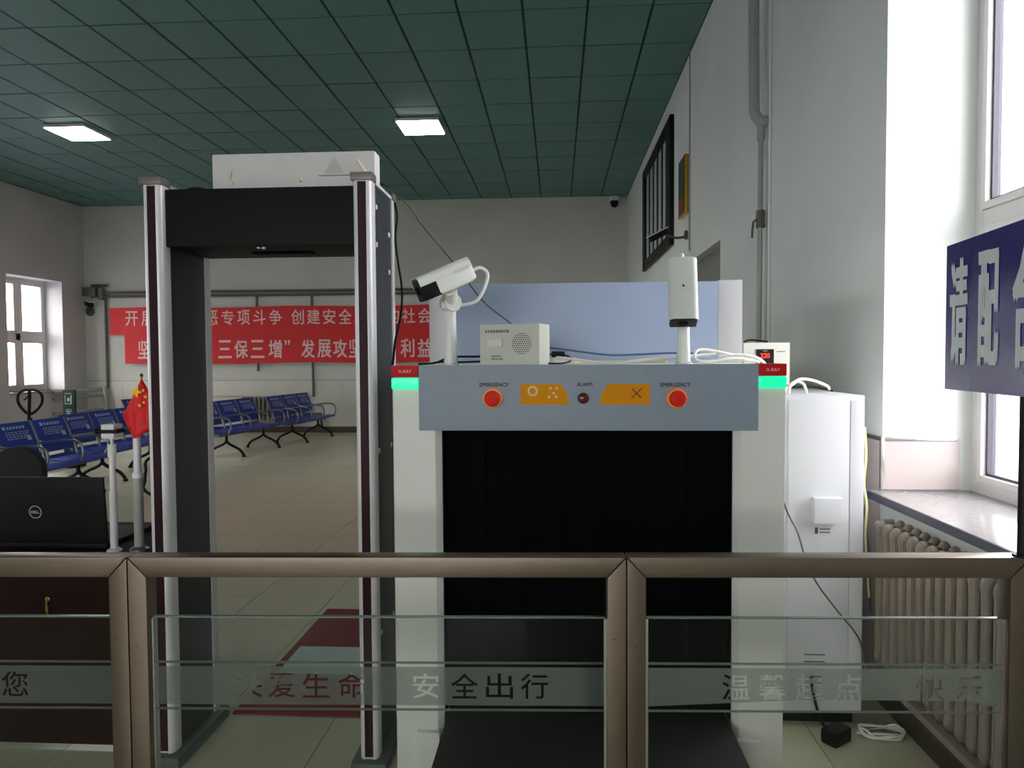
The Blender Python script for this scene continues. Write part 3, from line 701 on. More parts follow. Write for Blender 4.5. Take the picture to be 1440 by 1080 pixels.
# tunnel lining, curtains, rear body
MB().box(TX0, TX0+.006, MF+.03, 4.8, TZ0, TZ1).box(TX1-.006, TX1, MF+.03, 4.8, TZ0, TZ1).box(TX0, TX1, MF+.03, 4.8, TZ1-.006, TZ1).build('tunnel_lining', M_black, t, smooth=False)
n = 7; sw = (TX1-TX0-.016)/n
for row, yy in enumerate((2.47, 3.2)):
    for i in range(n):
        xa = TX0+.008+i*sw; off = .003*(i % 2)
        MB().box(xa+.001, xa+sw-.001, yy+off, yy+.004+off, .315, TZ1-.008).build('curtain_strip', M_black, t)
hw = .10
MB().box(MX0+.016+hw, MX1+.018-hw, 3.05, 4.25, TZ1+.0, 1.868).build('hood', M_hood, t, bevel=.003)
for xa in (MX0+.016, MX1+.018-hw): MB().box(xa, xa+hw, 3.05, 4.25, 1.446, 1.872).build('hood_side', M_hoodwhite, t, bevel=.003)
MB().box(MX0+.001, MX1-.001, 4.25, 4.8, TZ1, MT).build('rear_header', M_white, t, bevel=.002)
MB().box(TX0+.012, TX1-.012, 1.96, 5.4, .262, .302).cyl((TX0+.012, 1.965, .265), (TX1-.012, 1.965, .265), .035, 16).build('conveyor_belt', M_belt, t, bevel=.004)
for xa, xb in ((-.492, TX0-.012), (TX1+.012, .683)):
    MB().box(xa, xb, MF-.022, MF+.004, .05, .252).build('end_plate', M_white, t, bevel=.004)
bd = MB().box(TX0+.002, TX1-.002, 1.97, 4.8, .10, .255).build('conveyor_bed', M_slate, t, bevel=.004)
for xx in (TX0+.05, TX1-.05):
    for yy in (2.02, 2.3): MB().cyl((xx, yy, 0), (xx, yy, .102), .02, 10).build('foot', M_blackp, bd)
# ---- camera on the scanner, left
def bullet(name, label, base, top_z, head, d, L, W, Hh, roll=0.0):
    t = thing(name, label, 'security camera', base)
    bx, by, bz = base
    fl_ = MB().lathe(base, (0, 0, 1), [(.033, 0), (.033, .004), (.031, .006)], 24)
    fl_.build('flange', M_camwhite, t)
    q = MB()
    for a in range(4): q.lathe((bx+.028*math.cos(a*PI/2+.6), by+.028*math.sin(a*PI/2+.6), bz+.005), (0, 0, 1), [(.004, 0), (.003, .003)], 8)
    q.build('bolt', M_pipedark, t)
    MB().lathe((bx, by, bz+.004), (0, 0, 1), [(.025, 0), (.024, .02), (.0215, .10), (.020, top_z-bz-.004)], 20).build('pole', M_camwhite, t)
    d = Vector(d).normalized(); sd = d.cross(UZ).normalized(); up = sd.cross(d)
    hc = Vector(head)
    # joint between pole and body
    j0 = Vector((bx, by, top_z)); under = hc-up*(Hh*.5)
    MB().lathe(j0-UZ*.004, (0, 0, 1), [(.024, 0), (.034, .008), (.036, .022), (.032, .04), (.02, .052)], 18).cyl(j0+UZ*.026-sd*.036, j0+UZ*.026+sd*.036, .031, 20).tube([j0+UZ*.015, (j0+UZ*.02+under)/2+UZ*.004, under+up*.004], .028, 12, 3).build('joint', M_camwhite, t)
    # housing: rounded section along d, hood longer at the top
    hw_, hh = W/2, Hh/2
    sec = []
    for a, b, c0 in ((1, 1, 0), (-1, 1, 1), (-1, -1, 2), (1, -1, 3)):
        r = .018 if b > 0 else .012
        for k in range(5):
            an = c0*PI/2+k*PI/8
            sec.append((a*(hw_-r)+r*math.cos(an), b*(hh-r)+r*math.sin(an)))
    mb = MB(); n_ = len(sec); vs = []
    for s0, k in ((-L/2, .86), (-L/2+.02, 1.0), (L/2-.052, 1.0)):
        vs += [hc+d*s0+sd*(p[0]*k)+up*(p[1]*k) for p in sec]
    fs = [tuple(range(n_-1, -1, -1)), tuple(range(2*n_, 3*n_))]
    for r in range(2): fs += [(r*n_+i, r*n_+(i+1) % n_, (r+1)*n_+(i+1) % n_, (r+1)*n_+i) for i in range(n_)]
    mb.add(vs, fs); mb.build('housing', M_camwhite, t)
    # sunshield over the front
    arc = [p for p in sec if p[1] > hh*.25]; arc.sort(key=lambda p: p[0])
    arc = [(-hw_, hh*.22)]+arc+[(hw_, hh*.22)]
    mb = MB(); m_ = len(arc); k = 1.05
    vs = [hc-d*(L/2-.004)+sd*(p[0]*k)+up*(p[1]*k) for p in arc]+[hc+d*(L/2+.008)+sd*(p[0]*k)+up*(p[1]*k) for p in arc]
    k = .99
    vs += [hc-d*(L/2-.004)+sd*(p[0]*k)+up*(p[1]*k) for p in arc]+[hc+d*(L/2+.008)+sd*(p[0]*k)+up*(p[1]*k) for p in arc]
    fs = []
    for i in range(m_-1): fs += [(i, i+1, m_+i+1, m_+i), (2*m_+i, 3*m_+i, 3*m_+i+1, 2*m_+i+1), (m_+i, m_+i+1, 3*m_+i+1, 3*m_+i), (i, 2*m_+i, 2*m_+i+1, i+1)]
    fs += [(0, m_, 3*m_, 2*m_), (m_-1, 3*m_-1, 4*m_-1, 2*m_-1)]
    mb.add(vs, fs); sh = mb.build('sunshield', M_camwhite, t)
    MB().obox(hc+d*(L/2-.026)-up*hh*.05, d, sd, up, .034, hw_*.985, hh*.93).build('lens_window', M_blackp, t, bevel=.008)
    le = MB().lathe(hc+d*(L/2+.0075), d, [(.016, 0), (.016, .003), (.012, .003)], 18); le.build('lens', M_black, t)
    return t, hc, d, sd, up, sh
base = tuple(at(634, 514.5, 2.56)); base = (base[0], 2.56, MT-.002)
hp = at(626, 393, 2.50)
t, hc, d, sd, up, sh = bullet('bullet_camera', 'white bullet camera on post beside the cream box, lens facing left', base, base[2]+.200, hp, (-.80, -.42, -.40), .20, .082, .085)
side = -sd if sd.y > 0 else sd
MB().obox(hc-d*.055+side*.0445+up*.012, d, side, up, .028, .0006, .005).build('print_mark', M_boxgrey, sh)
MB().tube([hc-d*.09-up*.012, hc-d*.14-up*.01, hc-d*.155-up*.05, Vector((base[0]+.10, 2.55, base[2]+.235)), Vector((base[0]+.03, 2.55, base[2]+.215))], .0065, 8, 8).build('cable', M_camwhite, t)
base2 = at(961, 513, 2.56); base2 = (base2.x, 2.56, MT-.002)
hp2 = at(960, 409, 2.47)
t, hc, d, sd, up, sh = bullet('bullet_camera', 'white bullet camera on post tilted down, beside the white cable loops', base2, base2[2]+.19, hp2, (-.04, -.36, -.93), .225, .092, .075)
ring_c = hc+up*.040
MB().lathe(hc+up*.036, up, [(.018, 0), (.018, .004), (.014, .004), (.013, .002)], 20).build('round_cover', M_camwhite, t)
MB().lathe(hc+up*.0385, up, [(.004, 0), (.004, .003)], 10).build('screw', M_inkblack, t)
MB().tube([hc-d*.09-up*.0, hc-d*.135+up*.004, hc-d*.13-up*.04, hc-d*.06-up*.07], .0075, 8, 5).build('cable', M_camwhite, t)
# ---- cream alarm box
bxl = thing('speaker_box', 'cream speaker box with white button and round speaker grille on the scanner', 'speaker', (-.150, 2.55, MT), -.34)
W_, D_, H_ = .228, .105, .143
MB().box(-W_/2, W_/2, -D_/2, D_/2, 0, H_).build('case', M_boxgrey, bxl, local=True, bevel=.004)
yf = -D_/2-.0008
MB().box(-W_/2+.033, -W_/2+.090, -D_/2-.010, -D_/2+.002, .063, .092).build('button', M_white, bxl, local=True, bevel=.004)
q = MB()
for i in range(-6, 7):
    for j in range(-6, 7):
        x = i*.0078+(.0039 if j % 2 else 0); z = j*.0070
        if math.hypot(x, z) < .037: q.lathe((.048+x, -D_/2+.001, .074+z), (0, -1, 0), [(.0023, 0), (.0023, .0016)], 6)
g = q.build('speaker_grille', M_inkblack, bxl, local=True); g['kind'] = 'stuff'
q = MB()
for i, c in enumerate('安全检查语音提示器'): q.flat(fit(c, -W_/2+.026+i*.0104, .1185, .0088, .0105, .01), (0, yf, 0), UX, UZ)
q.build('lettering', M_inkblack, bxl, local=True)
q = MB(); rnd = random.Random(5)
for zz, x0_, x1_ in ((.028, -.068, -.03), (.018, -.068, -.022)):
    x = x0_
    while x < x1_: wd = rnd.uniform(.002, .005); q.add([(x, yf, zz), (x+wd, yf, zz), (x+wd, yf, zz+.005), (x, yf, zz+.005)], [(0, 1, 2, 3)]); x += wd+.0015
q.build('small_print', M_pipedark, bxl, local=True)
# ---- voltage stabiliser and cabinet on the right
CX0, CX1, CY0, CY1, CT = .87, 1.262, 3.0, 3.62, 1.388
t = thing('white_cabinet', 'tall white steel cabinet standing between scanner and right wall', 'cabinet', (1.06, 3.3, 0))
cb_ = MB().box(CX0, CX1, CY0, CY1, .06, CT).build('body', M_cab, t, bevel=.005)
MB().box(CX0+.02, CX1-.02, CY0+.04, CY1-.04, 0, .06).build('plinth', M_blackp, t)
MB().box(.955, CX1-.062, CY0-.006, CY0+.002, .12, CT-.02).build('door_panel', M_cab, t, bevel=.003)
MB().box(CX1-.058, CX1-.004, CY0-.006, CY0+.002, .12, CT-.02).build('side_strip', M_cab, t, bevel=.003)
q0 = at(1140, 735, 3.0); q1 = at(1180, 698, 3.0)
MB().box(q0.x, q1.x, CY0-.045, CY0-.005, q0.z+.004, q1.z).build('cover_box', M_cab, t, bevel=.006)
q = MB()
for py in (921, 931, 952, 961): a = at(1131, py, CY0-.008); b = at(1160, py, CY0-.008); q.box(a.x, b.x, CY0-.009, CY0-.005, a.z, a.z+.004)
q.build('vent_slot', M_pipedark, t)
a = at(1146, 746, CY0-.008)
q = MB().box(a.x, a.x+.012, CY0-.0085, CY0-.006, a.z-.014, a.z+.012).box(a.x+.02, a.x+.062, CY0-.0075, CY0-.006, a.z+.004, a.z+.008).box(a.x+.02, a.x+.062, CY0-.0075, CY0-.006, a.z-.01, a.z-.006)
q.build('label_print', M_pipedark, t)
t = thing('voltage_stabiliser', 'pale grey voltage box with red digits display on the white cabinet', 'voltage box', (1.0, 3.45, CT))
vy = 3.4; a = at(1046, 482, vy); b = at(1111, 482, vy)
MB().box(a.x, b.x, vy, vy+.16, CT, a.z).build('case', M_boxgrey, t, bevel=.004)
p0 = at(1063, 512, vy); p1 = at(1088, 491, vy)
MB().box(p0.x, p1.x, vy-.004, vy+.002, p0.z, p1.z).build('display', M_blackp, t)
c_ = at(1075.5, 500, vy); MB().flat(fit('220', c_.x, c_.z, .042, .022, .01), (0, vy-.0048, 0), UX, UZ).build('digits', M_display, t)
c_ = at(1076, 493.5, vy); MB().flat(fit('VOLT', c_.x, c_.z, .022, .006), (0, vy-.0048, 0), UX, UZ).build('lettering', M_boxgrey, t)
p0 = at(1092, 495, vy); p1 = at(1104, 494, vy); MB().box(p0.x, p1.x, vy-.0008, vy+.001, p0.z, p1.z+.001).build('print_line', mat('brown_print', (150, 90, 90), .6), t)
p0 = at(1047, 501, vy); p1 = at(1054, 497, vy); MB().box(p0.x, p1.x, vy-.002, vy+.001, p0.z, p1.z).build('indicator', M_darkgreen, t)
p0 = at(1046, 481, vy+.06); tag(MB().tube([(p0.x-.0, vy+.06, a.z+.005), (p0.x+.03, vy+.07, a.z+.014), (p0.x+.07, vy+.08, a.z+.012), (p0.x+.12, vy+.09, a.z+.006)], .005, 6, 4).build('lead', M_blackp), 'short black lead lying on top of the grey voltage box', 'cable')

# ================================================================== CABLES
def cable(name, label, pts, r, m, sub=6): return tag(MB().tube(pts, r, 8, sub).build(name, m), label, 'cable')
cable('cable', 'black cable hanging down beside the metal detector right panel', [at(530, 256, 2.75), at(548, 268, 2.9), at(558, 300, 2.98), at(556, 335, 2.98), at(560, 370, 2.98), at(565, 405, 2.95), at(564, 440, 2.85), at(556, 480, 2.7), at(553, 505, 2.6), at(552, 512, 2.56)], .005, M_blackp)
cable('cable', 'thin dark cable slanting from metal detector top to the cream box', [at(540, 262, 2.8), at(570, 285, 2.8), at(598, 322, 2.8), at(640, 372, 2.8), at(680, 424, 2.78), at(719, 456, 2.75), at(735, 480, 2.72), at(760, 500, 2.68)], .003, M_pipedark)
cable('cable', 'black cable bulging out left of the metal detector left post', [(-1.529, 2.80, at(211, 628, 2.80).z), at(209, 645, 2.80), at(205, 662, 2.80), at(204, 675, 2.80), at(206, 692, 2.80), (-1.529, 2.80, at(213, 715, 2.80).z)], .006, M_blackp)
cable('cable', 'black cable lying on metal detector top left of the foam box', [(-1.475, 2.76, DT+.018), (-1.43, 2.74, DT+.024), (-1.38, 2.72, DT+.016), (-1.325, 2.70, DT-.004)], .005, M_blackp)
zt = MT+.004
cable('cable', 'black cable on the scanner running behind the left camera post', [(-.49, 2.50, zt), (-.44, 2.56, zt+.004), (-.40, 2.62, zt+.024), (-.36, 2.64, zt+.026), (-.29, 2.62, zt+.026), (-.27, 2.60, zt+.03)], .004, M_blackp)
cable('cable', 'second black cable lying flat on scanner at the left camera post', [(-.46, 2.53, zt+.001), (-.41, 2.585, zt+.008), (-.36, 2.60, zt+.006), (-.27, 2.60, zt+.008)], .0035, M_blackp)
cable('cable', 'black adapter lead looping right of the cream box', [(-.04, 2.62, zt+.03), (.0, 2.64, zt+.034), (.04, 2.62, zt+.026), (.05, 2.58, zt+.010), (.02, 2.53, zt), (-.03, 2.52, zt)], .003, M_blackp)
t = thing('white_adapter', 'small white adapter with black plug right of the cream box', 'adapter', (.03, 2.66, MT))
MB().box(-.025, .075, 2.64, 2.69, MT-.001, MT+.024).build('body', M_camwhite, t, bevel=.004)
MB().box(-.02, .03, 2.645, 2.685, MT+.026, MT+.048).build('plug', M_blackp, t, bevel=.006)
cable('cable', 'blue grey cable lying across the scanner top to the right', [(-.03, 2.78, zt+.06), (.08, 2.8, zt+.045), (.2, 2.82, zt+.03), (.3, 2.83, zt+.03), (.45, 2.84, zt+.036), (.56, 2.85, zt+.034)], .004, M_cableblue)
cable('cable', 'white cable lying along the scanner top right of cream box', [(.0, 2.62, zt+.02), (.07, 2.57, zt+.012), (.16, 2.53, zt+.0), (.22, 2.52, zt+.0), (.30, 2.54, zt+.01), (.42, 2.58, zt+.02), (.5, 2.62, zt+.024), (.58, 2.64, zt+.03)], .006, M_cablewhite)
cable('cable', 'cream cable lying low on the scanner before the right camera post', [(.06, 2.58, zt), (.15, 2.62, zt+.004), (.26, 2.60, zt+.004), (.34, 2.63, zt+.006), (.40, 2.61, zt+.004)], .005, M_cableyellow)
cable('cable_loop', 'large white cable loop lying right of the right camera post', [(.66, 2.62, zt+.02), (.60, 2.58, zt+.032), (.53, 2.55, zt+.044), (.492, 2.53, zt+.042), (.478, 2.51, zt+.02), (.495, 2.50, zt+.004), (.54, 2.51, zt+.002), (.60, 2.53, zt+.014), (.66, 2.56, zt+.012)], .0055, M_cablewhite)
cable('cable_bundle', 'white cables arching over scanner corner to the cabinet', [(.58, 2.6, zt+.02), (.64, 2.6, zt+.026), (.70, 2.62, zt+.022), (.75, 2.66, zt+.004), (.80, 2.75, zt-.03), (.88, 2.90, 1.44), (.95, 3.06, 1.396)], .006, M_cablewhite)
cable('cable', 'white cable under the arching bundle at scanner right corner', [(.50, 2.57, zt+.004), (.60, 2.56, zt+.006), (.68, 2.58, zt+.008), (.73, 2.62, zt+.0)], .005, M_cablewhite)
cable('cable', 'cream cable arching over the top of the white cabinet', [(.93, 3.05, CT+.006), (1.0, 3.1, CT+.04), (1.05, 3.15, CT+.062), (1.12, 3.2, CT+.056), (1.2, 3.25, CT+.03), (1.23, 3.3, CT+.01)], .007, mat('cable_cream', (226, 216, 180), .5))
cable('cable_loop', 'small white cable loop standing on the white cabinet front', [(.965, 3.03, CT+.006), (.975, 3.04, CT+.04), (1.005, 3.06, CT+.055), (1.035, 3.06, CT+.045), (1.045, 3.05, CT+.006)], .006, M_cablewhite)
cable('cable', 'black lead lying on white cabinet under the cream cable', [(.90, 3.2, CT+.03), (.98, 3.22, CT+.03), (1.05, 3.24, CT+.028), (1.15, 3.27, CT+.026), (1.245, 3.3, CT+.006)], .006, M_blackp)
cable('cable', 'thin dark cable sagging down across the white cabinet front', [at(1100, 700, 2.85), at(1108, 722, 2.95), at(1122, 750, 2.94), at(1134, 790, 2.93), at(1150, 822, 2.92), at(1180, 862, 2.92), at(1203, 890, 2.92), at(1213, 915, 2.95), at(1216, 960, 3.0)], .0035, M_pipedark)
cable('cable', 'yellow cable hanging in gap between white cabinet and wall', [at(1216, 600, 3.1), at(1218, 640, 3.08), at(1215, 680, 3.06), at(1219, 712, 3.05), at(1217, 750, 3.05), at(1219, 790, 3.05), at(1222, 840, 3.05)], .005, M_cableyellow)
cable('cable', 'dark blue cable hanging beside the yellow one by cabinet', [at(1217, 690, 3.10), at(1219, 705, 3.1), at(1216, 720, 3.1), at(1221, 770, 3.1), at(1224, 860, 3.1)], .004, M_cableblue)
# floor clutter on the right
t = thing('power_adapter', 'black power adapter lying on floor before the white cabinet', 'adapter', (1.115, 2.88, 0))
MB().obox((1.115, 2.88, .030), Vector((.8, .6, 0)), Vector((-.6, .8, 0)), UZ, .055, .034, .029).build('body', M_blackp, t, bevel=.012)
MB().tube([(1.08, 2.87, .05), (1.06, 2.90, .08), (1.05, 2.95, .16), (1.045, 2.975, .24)], .006, 8, 5).build('lead', M_blackp, t)
def coil(name, label, c, r, m, turns, th, flat_=.4):
    pts = []; rnd = random.Random(len(label))
    for i in range(turns*9+1):
        a = 2*PI*i/9; rr = r*(1+rnd.uniform(-.15, .15))
        pts.append((c[0]+rr*math.cos(a), c[1]+rr*math.sin(a)*.55, c[2]+th+rnd.uniform(0, flat_*r)))
    return tag(MB().tube(pts, th, 6, 3).build(name, m), label, 'cable')
coil('cable_coil', 'tangled coil of white cable on floor beside black adapter', (1.315, 2.93, 0), .085, M_cablewhite, 4, .004)
coil('cable_coil', 'small coil of orange yellow cable resting on the radiator support rail', (1.325, 2.72, .272), .03, M_cableorange, 5, .003)
# ================================================================== DESK AND WHAT STANDS BEHIND THE RAILING
DYa, DYb, DZt = 2.655, 3.2, .795
DXr = -1.33
t = thing('counter_desk', 'dark red brown wooden counter desk behind the left railing', 'desk', (-2.5, 2.9, 0))
MB().box(-3.5, -1.585, DYa, DYb-.02, DZt-.03, DZt).build('desk_top', M_wood, t, bevel=.004)
MB().box(-3.47, -1.60, DYa+.015, DYa+.035, .02, DZt-.03).build('front_panel', M_wood, t)
for x in (-3.47, -1.635): MB().box(x, x+.035, DYa+.04, DYb-.05, .0, DZt-.03).build('side_panel', M_wood, t, bevel=.003)
p = at(67, 848, DYa+.013)
MB().lathe((p.x, DYa+.016, p.z+.015), (0, -1, 0), [(.010, 0), (.010, .004), (.008, .005)], 14).build('lock', M_brass, t)
MB().tube([(p.x, DYa+.008, p.z+.012), (p.x+.002, DYa+.004, p.z-.02), (p.x+.006, DYa+.006, p.z-.055)], .003, 6, 3).obox((p.x+.002, DYa+.006, p.z-.02), UX, UY, UZ, .006, .0015, .012).build('key', M_brass, t)
t = thing('laptop', 'black laptop with round silver logo standing open on the desk', 'laptop', (-2.05, 2.8, DZt))
LN = .02; ly = 2.725; a = at(144, 670, ly-LN); lc = at(50, 720, ly-LN/2).x; lw = a.x-lc
zt_ = at(50, 671, ly-LN).z
MB().prism([(ly, DZt+.012), (ly+.012, DZt+.012), (ly-LN+.012, zt_), (ly-LN, zt_)], (lc-lw, 0, 0), UY, UZ, UX, 2*lw).build('lid', M_blackp, t, bevel=.003)
MB().box(lc-lw, lc+lw, ly-.002, ly+.32, DZt, DZt+.018).build('base', M_blackp, t, bevel=.004)
q = MB(); zc = at(50, 720, ly-LN/2).z; tl = (zc-DZt-.012)/(zt_-DZt-.012); yy = ly-LN*tl-.0018
vv = Vector((0, -LN, zt_-DZt-.012)).normalized()
ringq = MB(); ring(ringq, 0, 0, .0235, .0262, 0, 32)
q.add([Vector((lc, yy, zc))+UX*v.x+vv*v.z for v in ringq.v], ringq.f)
q.flat(fit('DELL', 0, 0, .034, .011, .01), (lc, yy, zc), UX, vv)
q.build('logo', M_alu, t)
# office chair back behind the laptop
t = thing('office_chair', 'black office chair with rounded back behind the laptop', 'chair', (-2.6, 3.6, 0))
cy = 3.75; p = at(22, 652, cy); ztop = at(22, 629, cy).z
sec = [(.15, -.40)]+[(.15*math.cos(PI*i/20), .15*math.sin(PI*i/20)*.85) for i in range(21)]+[(-.15, -.40)]
MB().prism([(v[0], v[1]-.1275) for v in sec], (p.x, cy, ztop), UX, UZ, UY, .05).build('backrest', mat('chair_fabric', (26, 25, 26), .85, var=.1, scale=40), t, bevel=.015)
MB().box(p.x-.24, p.x+.24, cy-.42, cy+.02, .44, .52).build('seat', MATS['chair_fabric'], t, bevel=.03)
MB().tube([(p.x, cy-.02, .46), (p.x, cy+.08, .55), (p.x, cy+.055, ztop-.45)], .018, 8, 4).build('back_support', M_blackp, t)
MB().cyl((p.x, cy-.2, .08), (p.x, cy-.2, .44), .025).build('gas_column', M_blackp, t)
for k in range(5):
    a = k*2*PI/5+.3; e = (p.x+.27*math.cos(a), cy-.2+.27*math.sin(a), .075)
    lg = MB().cyl((p.x, cy-.2, .10), e, .022, 10, .014).build('leg', M_blackp, t)
    MB().cyl((e[0]-.012, e[1], .03), (e[0]+.012, e[1], .03), .03, 12).build('caster', M_blackp, lg)
# webcam on a slim pole
PY = 2.685
wx = at(157, 617, PY); t = thing('webcam_stand', 'white webcam with black lens on a slim silver pole on the desk', 'webcam', (wx.x, PY, DZt))
MB().lathe((wx.x, PY, DZt), (0, 0, 1), [(.028, 0), (.028, .006), (.02, .012), (.014, .016)], 20).build('base', M_alu, t)
MB().cyl((wx.x, PY, DZt+.014), (wx.x, PY, at(157, 690, PY).z), .0145).cyl((wx.x, PY, at(157, 690, PY).z), (wx.x, PY, wx.z-.03), .0115).build('pole', M_alu, t)
MB().cyl((wx.x, PY, at(157, 642, PY).z), (wx.x, PY, wx.z-.022), .0155).cyl((wx.x, PY, wx.z-.022), (wx.x, PY, wx.z+.004), .005).build('clamp', M_camwhite, t)
c_ = at(154, 606, PY)
MB().box(c_.x-.016, c_.x+.036, PY-.03, PY+.03, c_.z+.007, c_.z+.027).box(c_.x-.016, c_.x+.036, PY-.03, PY+.03, c_.z-.028, c_.z-.007).build('body', M_camwhite, t, bevel=.004)
MB().box(c_.x-.022, c_.x+.045, PY-.028, PY+.028, c_.z-.0075, c_.z+.0075).cyl((c_.x-.055, PY, c_.z), (c_.x-.015, PY, c_.z), .012, 14).cyl((c_.x-.02, PY, c_.z), (c_.x-.014, PY, c_.z), .024, 14).build('lens', M_blackp, t)
# flag on a pole
FYY = 2.70
fx = at(193, 640, FYY); t = thing('flag_pole', 'red flag with yellow stars hanging on a grey pole on the desk', 'flag', (fx.x, FYY, DZt))
MB().lathe((fx.x, FYY, DZt), (0, 0, 1), [(.036, 0), (.036, .008), (.026, .014), (.02, .018)], 20).build('base', M_gun, t)
zj = at(193, 668, FYY).z
MB().cyl((fx.x, FYY, DZt+.014), (fx.x, FYY, zj), .0185).build('lower_pole', M_pipe, t)
MB().cyl((fx.x, FYY, zj), (fx.x, FYY, at(193, 603, FYY).z), .0145).cyl((fx.x, FYY, zj-.010), (fx.x, FYY, zj+.010), .020).build('upper_pole', M_alu, t)
tip = at(199, 530, FYY)
MB().cyl((fx.x, FYY, at(193, 612, FYY).z), tip, .004, 8).lathe(tip, (0, 0, 1), [(.005, 0), (.007, .007), (.002, .015)], 10).build('stick', M_brass, t)
mb = MB()
outline = [(199, 533), (194, 542), (187, 556), (179, 572), (172, 584), (178, 597), (183, 608), (188, 617), (198, 612), (208, 606), (216, 601), (217, 580), (214, 560), (206, 545)]
ctr = (198, 578); vs = []; Rn = 5
for s_ in (0, 1):
    for k in range(Rn+1):
        for i, (px, py) in enumerate(outline):
            f = k/Rn; qx = ctr[0]+(px-ctr[0])*f; qy = ctr[1]+(py-ctr[1])*f
            p = at(qx, qy, FYY-.030+.012*math.sin(qx*.28)*f**.5); vs.append(p+Vector((0, .003*s_, 0)))
n_ = len(outline); fs = []; m_ = (Rn+1)*n_
for s_ in (0, 1):
    for k in range(Rn):
        for i in range(n_):
            a = s_*m_+k*n_+i; b = s_*m_+k*n_+(i+1) % n_; fs.append((a, b, b+n_, a+n_))
for i in range(n_):
    a = Rn*n_+i; b = Rn*n_+(i+1) % n_; fs.append((a, b, m_+b, m_+a))
mb.add(vs, fs); fo = mb.build('cloth', M_flag, t, ang=80)
q = MB()
def star(px, py, r, rot=0.0):
    c = at(px, py, FYY-.052); q.add([c]+[c+Vector((math.sin(rot+i*PI/5)*(r if i % 2 == 0 else r*.42), 0, math.cos(rot+i*PI/5)*(r if i % 2 == 0 else r*.42))) for i in range(10)], [(0, 1+i, 1+(i+1) % 10) for i in range(10)])
star(191, 551, .026, .4)
for px, py in ((201, 549), (204, 558), (202, 566), (196, 570)): star(px, py, .008, .2)
q.build('star', M_flagyellow, fo)
# ================================================================== SIGN ON POLE
def SP(s_, z): return Vector((1.094+(1.140-1.094)*s_, 1.745+(2.17-1.745)*s_, z))    # s_: 0 at frame edge, 1 at the far end
t = thing('blue_sign', 'blue sign board with white characters on post beside the window', 'sign', (1.10, 1.75, 1.08))
u = (SP(1, 0)-SP(0, 0)).normalized(); nrm = Vector((-u.y, u.x, 0))
A0, A1 = -1.35, 1.0; sz0, sz1 = 1.451, 1.869
ln = (SP(1, 0)-SP(0, 0)).length
MB().obox((SP(A0, 1.66)+SP(A1, 1.66))/2-nrm*.006, u, nrm, UZ, ln*(A1-A0)/2, .006, (sz1-sz0)/2).build('board', M_signblue, t, bevel=.002)
q = MB()
def on_sign(ch, s_c, zc, wd, ht):
    o_ = SP(s_c, 0)+nrm*.0008
    q.flat(fit(ch, 0, zc, wd, ht, .020), o_, -u, UZ)
on_sign('请', .80, 1.672, .112, .300)
on_sign('配', .40, 1.672, .112, .300)
on_sign('合', -.02, 1.672, .12, .31)
on_sign('安', -.44, 1.672, .12, .30); on_sign('检', -.86, 1.672, .12, .30)
q.build('lettering', M_signwhite, t)
pp = SP(0, 0); pz = 1.066
MB().cyl((1.112, 1.765, pz), (1.112, 1.765, sz1-.02), .010, 12).build('post', M_blackp, t)
MB().cyl((1.112, 1.765, pz), (1.112, 1.765, pz+.006), .02, 12).build('post_base', M_blackp, t)

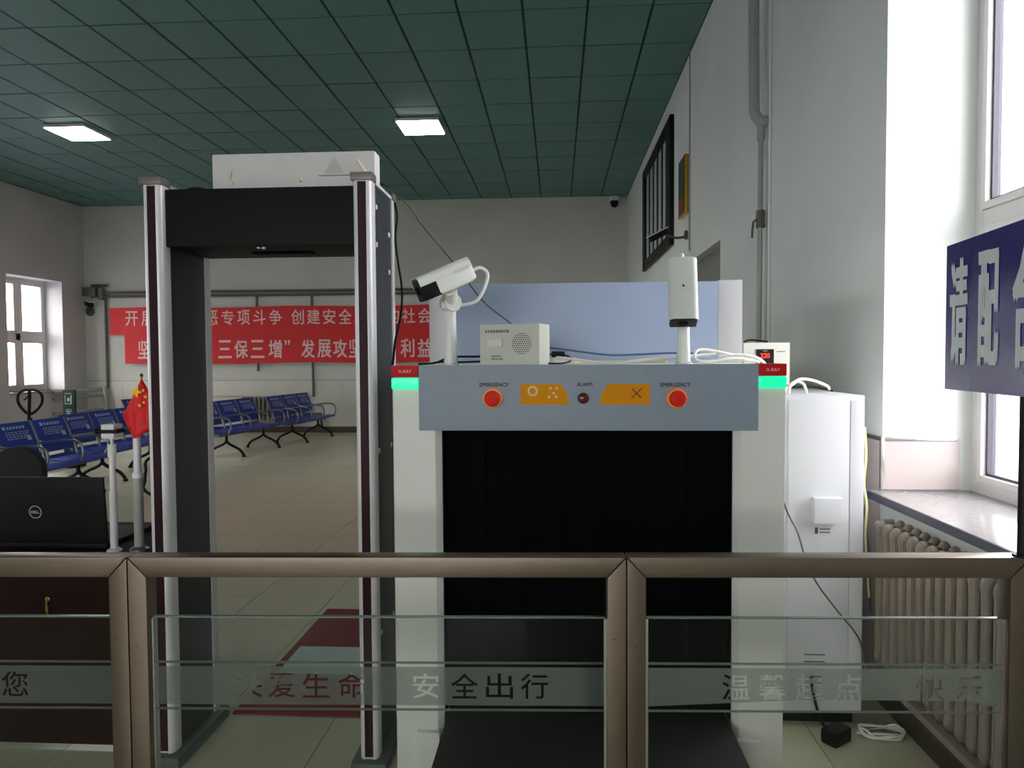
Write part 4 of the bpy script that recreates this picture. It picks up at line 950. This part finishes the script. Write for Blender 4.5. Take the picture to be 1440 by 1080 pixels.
# ================================================================== RAILING (built last, nearest the camera)
FR = .04; FO = (0, 1.7235, 0); RZ = 1.062
def railing(label, xa, xb, film):
    t = thing('railing_panel', label, 'railing', FO, FR, 'steel and glass railing panels')
    w_ = .047; e = .0008
    def miter(x0, x1, up_):
        return None
    # front face polygons with mitred corners
    MB().prism([(xa+e, RZ), (xb-e, RZ), (xb-e-.002, RZ-.002), (xb-w_, RZ-.05), (xa+w_, RZ-.05), (xa+e+.002, RZ-.002)], (0, 0, 0), UX, UZ, UY, .05).build('top_rail', M_steel, t, local=True, bevel=.0025)
    MB().prism([(xa+e, 0), (xa+e, RZ-.0025), (xa+w_-.0005, RZ-.0515), (xa+w_-.0005, 0)], (0, .0004, 0), UX, UZ, UY, .0492).build('post', M_steel, t, local=True, bevel=.0025)
    MB().prism([(xb-e, 0), (xb-e, RZ-.0025), (xb-w_+.0005, RZ-.0515), (xb-w_+.0005, 0)], (0, .0004, 0), UX, UZ, UY, .0492).build('post', M_steel, t, local=True, bevel=.0025)
    MB().box(xa+w_, xb-w_, .002, .048, .07, .118).build('bottom_rail', M_steel, t, local=True, bevel=.0025)
    gz = .904
    g = MB().box(xa+w_+.004, xb-w_-.004, .020, .030, .118, gz).build('glass_panel', M_rglass, t, local=True, smooth=False)
    MB().box(xa+w_+.004, xb-w_-.004, .0195, .0305, gz, gz+.0035).build('glass_edge', mat('glass_edge', (96, 112, 104), .2), g, local=True)
    for s0 in (xa+w_, xb-w_-.007): MB().box(s0, s0+.007, .014, .036, .118, gz+.001).build('glass_channel', M_chrome, t, local=True)
    f = MB().flat(film, (0, .0192, 0), UX, UZ).build('frosted_film', M_film, g, local=True, smooth=False)
    MB().box(xa+w_+.008, xb-w_-.008, .0185, .0194, .789, .795).build('film_stripe', M_film, g, local=True, smooth=False)
    MB().box(xa+w_+.008, xb-w_-.008, .0185, .0194, .670, .676).build('film_stripe', M_film, g, local=True, smooth=False)
    q = MB()
    for (x_, z_) in ((xa+w_+.002, RZ-.046), (xb-w_-.006, RZ-.045), (xb-.03, .86), (xa+.02, .84)):
        q.add([(x_-.004, -.0004, z_), (x_, -.0004, z_-.002), (x_+.005, -.0004, z_+.001), (x_, -.0004, z_+.003)], [(0, 1, 2, 3)])
    q.build('weld_mark', M_skirt, t, local=True)
    return t
railing('left steel railing panel with one cut-out character, before the desk', -2.31, -1.067, FILM_L)
railing('middle steel railing panel before the metal detector and scanner tunnel', -1.066, .168, FILM_M)
railing('right steel railing panel before the radiator, under the blue sign', .169, 1.138, FILM_R)
